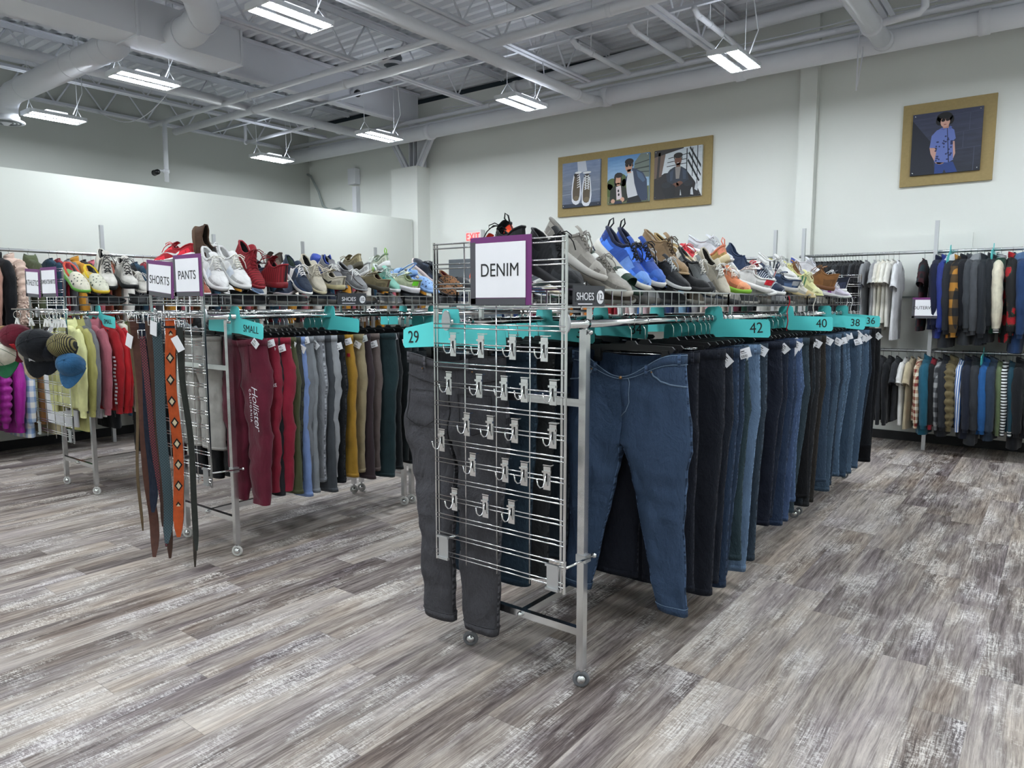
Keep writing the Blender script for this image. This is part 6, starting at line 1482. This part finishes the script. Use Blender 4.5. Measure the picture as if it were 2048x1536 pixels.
q = thing('picture_board', 'wide tan board carrying three square photos on the back wall', 'picture', (-4.915, YB, 3.26))
put('backing_board', MB().box((0, -.018, 0), (2.37, .034, .865)).mesh('bb', False), BOARD, q)
# a pair of laced shoes seen from above
sh = lambda dx, r: [(a + dx, b_) for a, b_ in r]
shoeo = [(.02, .14), (.06, .08), (.13, .05), (.20, .07), (.25, .15), (.27, .30), (.26, .48), (.24, .64), (.22, .74), (.07, .72), (.03, .55), (.01, .34)]
shoei = [(.045, .20), (.08, .15), (.14, .135), (.195, .155), (.225, .24), (.235, .40), (.225, .56), (.20, .70), (.09, .69), (.06, .52), (.04, .34)]
lac = []
for i in range(6):
    y0 = .36 + i * .052; lac += [[(.60 - .02 * i * .1, y0), (.72, y0 + .045), (.72, y0 + .068), (.60, y0 + .022)], [(.60, y0 + .045), (.72, y0), (.72, y0 + .022), (.60, y0 + .068)]]
    lac += [[(.40, y0 + .06), (.47, y0 + .09), (.47, y0 + .108), (.40, y0 + .078)]]
photo(q, -.765, .005, .64, .64, grad('slate_blue_boards', '7f90b0', '5f6a80', -.3, .33, '7c8596'), [
    ('floor', '2e3646', [[(0, 0), (1, 0), (1, .08), (0, .08)]]), ('boards', '8a93a3', [[(0, .28), (1, .34), (1, .36), (0, .30)], [(0, .5), (1, .55), (1, .565), (0, .515)]]),
    ('ankles', 'c9cfda', [[(.42, .74), (.66, .78), (.62, 1), (.40, 1)]]), ('soles', 'e6e9ef', [sh(.24, shoeo), [(a + .51, b_ - .06) for a, b_ in shoeo]]),
    ('uppers', '5d5140', [sh(.24, shoei), [(a + .51, b_ - .06) for a, b_ in shoei]]), ('toes', '75664f', [ell(.38, .20, .07, .05), ell(.65, .15, .075, .055)]), ('collars', '2f2a25', [ell(.39, .71, .075, .05), ell(.66, .66, .08, .055)]),
    ('laces', 'eef0f2', lac + [ell(.43, .76, .09, .025), ell(.66, .74, .11, .025)])])
# two people outdoors
photo(q, -.005, .0, .645, .645, grad('blue_sky', '5f93c8', 'a9c6dc', -.1, .32), [
    ('ground', '6d7550', [[(0, 0), (1, 0), (1, .32), (0, .30)]]), ('foliage', '4f6235', [ell(.12, .42, .14, .13), ell(.32, .48, .16, .15), ell(.45, .40, .12, .12), ell(.05, .30, .1, .14)]), ('tree', '6f7a72', [[(.62, .52), (1, .5), (1, .98), (.80, 1), (.66, .84)]]), ('branches', '39413c', [[(.66, .78), (1, .84), (1, .86), (.66, .80)], [(.64, .68), (1, .70), (1, .73), (.64, .70)], [(.72, .62), (1, .60), (1, .62), (.72, .64)]]),
    ('jackets', '33415a', [[(.60, .72), (.68, .70), (.86, .60), (.95, .45), (.98, .02), (.72, .02), (.60, .30)], [(.44, .52), (.50, .60), (.54, .40), (.48, .30)]]), ('denim_folds', '4d6482', [[(.70, .66), (.84, .58), (.92, .44), (.86, .40), (.74, .52)]]), ('tees', 'd3d6da', [[(.50, .62), (.62, .66), (.66, .40), (.74, .14), (.50, .08), (.46, .40)]]), ('trousers', '14171d', [[(.50, .10), (.76, .14), (.84, .0), (.48, 0)]]),
    ('skin', 'c99a80', [ell(.52, .76, .085, .115), [(.48, .62), (.58, .62), (.57, .70), (.49, .70)], ell(.27, .50, .07, .095), [(.23, .38), (.31, .38), (.31, .44), (.24, .44)]]), ('hair', '241c18', [ell(.53, .86, .105, .065), [(.43, .80), (.46, .90), (.46, .76)], [(.60, .88), (.63, .76), (.60, .74)], [(.17, .58), (.25, .66), (.34, .63), (.37, .40), (.33, .40), (.33, .56), (.22, .57), (.20, .40), (.17, .40)]]), ('hat', '1d1a1b', [ell(.28, .60, .10, .055)]), ('glasses', '0c0d10', [ell(.48, .78, .035, .03), ell(.56, .785, .035, .03)]),
    ('coat', '2a3026', [[(.06, .02), (.08, .30), (.20, .40), (.24, .36), (.22, .04)], [(.34, .38), (.46, .32), (.52, .06), (.40, .02), (.36, .20)]]), ('blouse', 'd8ccce', [[(.22, .36), (.34, .38), (.37, .10), (.24, .08)]]), ('pendant', '17181b', [ell(.28, .27, .02, .03), ell(.29, .19, .022, .03)]), ('hands', 'd0a28a', [ell(.15, .06, .05, .045), ell(.38, .08, .05, .05)]), ('lap', '2c3044', [[(.18, .0), (.38, 0), (.36, .06), (.2, .06)]])])
# a seated person on steps
photo(q, .73, .005, .675, .64, grad('bright_stair_sky', 'c3ccd2', 'e3e6e8', -.3, .33), [
    ('shade', '211f22', [[(0, 0), (1, 0), (.86, .30), (.70, .52), (.22, .52), (.10, .45), (0, .42)]]), ('timber', '6d5a50', [[(0, .42), (.16, .46), (.24, .9), (.14, .94), (0, .90)]]), ('beam', '2b2728', [[(0, .86), (.62, .98), (.62, 1), (0, 1)], [(.05, .40), (.10, .40), (.14, .95), (.09, .95)]]),
    ('railing', '20262c', [[(.30, .80), (.72, .86), (.72, .875), (.30, .815)], [(.28, .72), (.70, .76), (.70, .775), (.28, .735)], [(.27, .64), (.68, .67), (.68, .685), (.27, .655)], [(.74, .97), (.98, .55), (.98, .62), (.76, 1)], [(.72, .86), (.98, .38), (.98, .43), (.74, .90)], [(.70, .72), (.94, .28), (.96, .31), (.72, .76)], [(.68, .97), (.70, .97), (.70, .5), (.68, .5)], [(.80, .97), (.815, .97), (.815, .4), (.80, .4)], [(.90, 1), (.915, 1), (.915, .2), (.90, .2)]]),
    ('bright_steps', 'c6cbcf', [[(.86, .14), (.92, .10), (.94, .22), (.88, .26)], [(.56, .04), (.66, .04), (.64, .16), (.57, .16)], [(.78, .04), (.84, .03), (.82, .18), (.78, .18)]]),
    ('jacket', '27303f', [[(.30, .28), (.26, .48), (.34, .58), (.44, .63), (.58, .62), (.70, .54), (.74, .34), (.62, .28), (.46, .26)]]), ('folds', '364457', [[(.34, .52), (.42, .58), (.40, .36), (.35, .34)], [(.60, .58), (.68, .52), (.68, .36), (.62, .36)]]), ('shirt', '8d8784', [[(.45, .62), (.57, .62), (.54, .38), (.47, .38)]]), ('skin', '6b4636', [ell(.51, .75, .072, .10), [(.47, .62), (.56, .62), (.55, .70), (.48, .70)], ell(.47, .26, .07, .045), ell(.55, .28, .07, .05)]), ('hair', '17120f', [ell(.51, .85, .095, .055), [(.42, .80), (.44, .87), (.44, .76)], [(.58, .87), (.60, .78), (.58, .76)]]), ('smile', 'e8e0da', [ell(.51, .70, .025, .008)]),
    ('trousers', '14171c', [[(.24, .06), (.14, .26), (.26, .36), (.46, .24), (.44, .0), (.26, .0)], [(.56, .24), (.72, .34), (.82, .24), (.74, .0), (.60, .0)]]), ('knees', '20252d', [ell(.27, .27, .10, .06), ell(.73, .27, .09, .06)])])
q = thing('picture_board', 'square tan board carrying one portrait photo right of the pilaster', 'picture', (-1.12, YB, 3.265))
put('backing_board', MB().box((0, -.018, 0), (.86, .034, .87)).mesh('bb', False), BOARD, q)
flo = []
random.seed(5)
for i in range(34):
    a, b_ = random.uniform(.33, .60), random.uniform(.14, .63)
    if .36 + (.0 if b_ < .5 else .02) < a < .59: flo.append(ell(a, b_, .013 + .010 * random.random(), .014, 7))
photo(q, -.005, -.005, .645, .645, grad('dark_block_wall', '3a3f58', '272c3a', -.3, .33), [
    ('block_joints', '474d63', [[(0, .90), (1, .93), (1, .936), (0, .906)], [(.58, .62), (1, .66), (1, .665), (.58, .625)], [(.62, .36), (1, .38), (1, .385), (.62, .365)], [(.82, .66), (.828, .66), (.828, .93), (.82, .93)], [(.74, .38), (.747, .38), (.747, .63), (.74, .63)], [(.90, .0), (.907, .0), (.907, .38), (.90, .38)]]),
    ('shadow', '1d2230', [[(0, 0), (.36, 0), (.30, .5), (0, .9)]]),
    ('jeans', '26407e', [[(.36, .19), (.62, .17), (.69, .0), (.53, .0), (.50, .06), (.48, .0), (.36, .0)]]), ('forearms', 'c79c8e', [[(.27, .43), (.345, .42), (.45, .22), (.50, .175), (.43, .15), (.37, .17), (.29, .33)], [(.59, .50), (.625, .50), (.645, .30), (.62, .22), (.60, .36)], ell(.44, .18, .055, .035)]),
    ('shirt', '6476b8', [[(.35, .19), (.38, .42), (.27, .43), (.29, .62), (.36, .70), (.45, .73), (.56, .72), (.61, .68), (.64, .54), (.60, .50), (.62, .20), (.55, .165)]]), ('flowers', '2c3560', flo), ('placket', '1f2748', [[(.505, .72), (.515, .72), (.565, .17), (.55, .165)]]), ('collar', '5565a8', [[(.40, .72), (.46, .69), (.50, .72), (.47, .75)], [(.52, .72), (.56, .69), (.58, .73), (.55, .75)]]),
    ('neck', 'b98a7c', [[(.45, .72), (.53, .72), (.53, .78), (.45, .78)]]), ('hair', '101114', [ell(.465, .895, .115, .085), ell(.40, .85, .06, .075), ell(.545, .85, .055, .075)]), ('face', 'cda091', [ell(.475, .825, .068, .088)]), ('fringe', '101114', [ell(.475, .905, .09, .035)]), ('sunglasses', '1a0f14', [ell(.445, .85, .028, .024), ell(.51, .855, .03, .024), [(.42, .858), (.53, .864), (.53, .870), (.42, .864)]]), ('mouth', '8e4f4a', [ell(.475, .782, .022, .007)])])
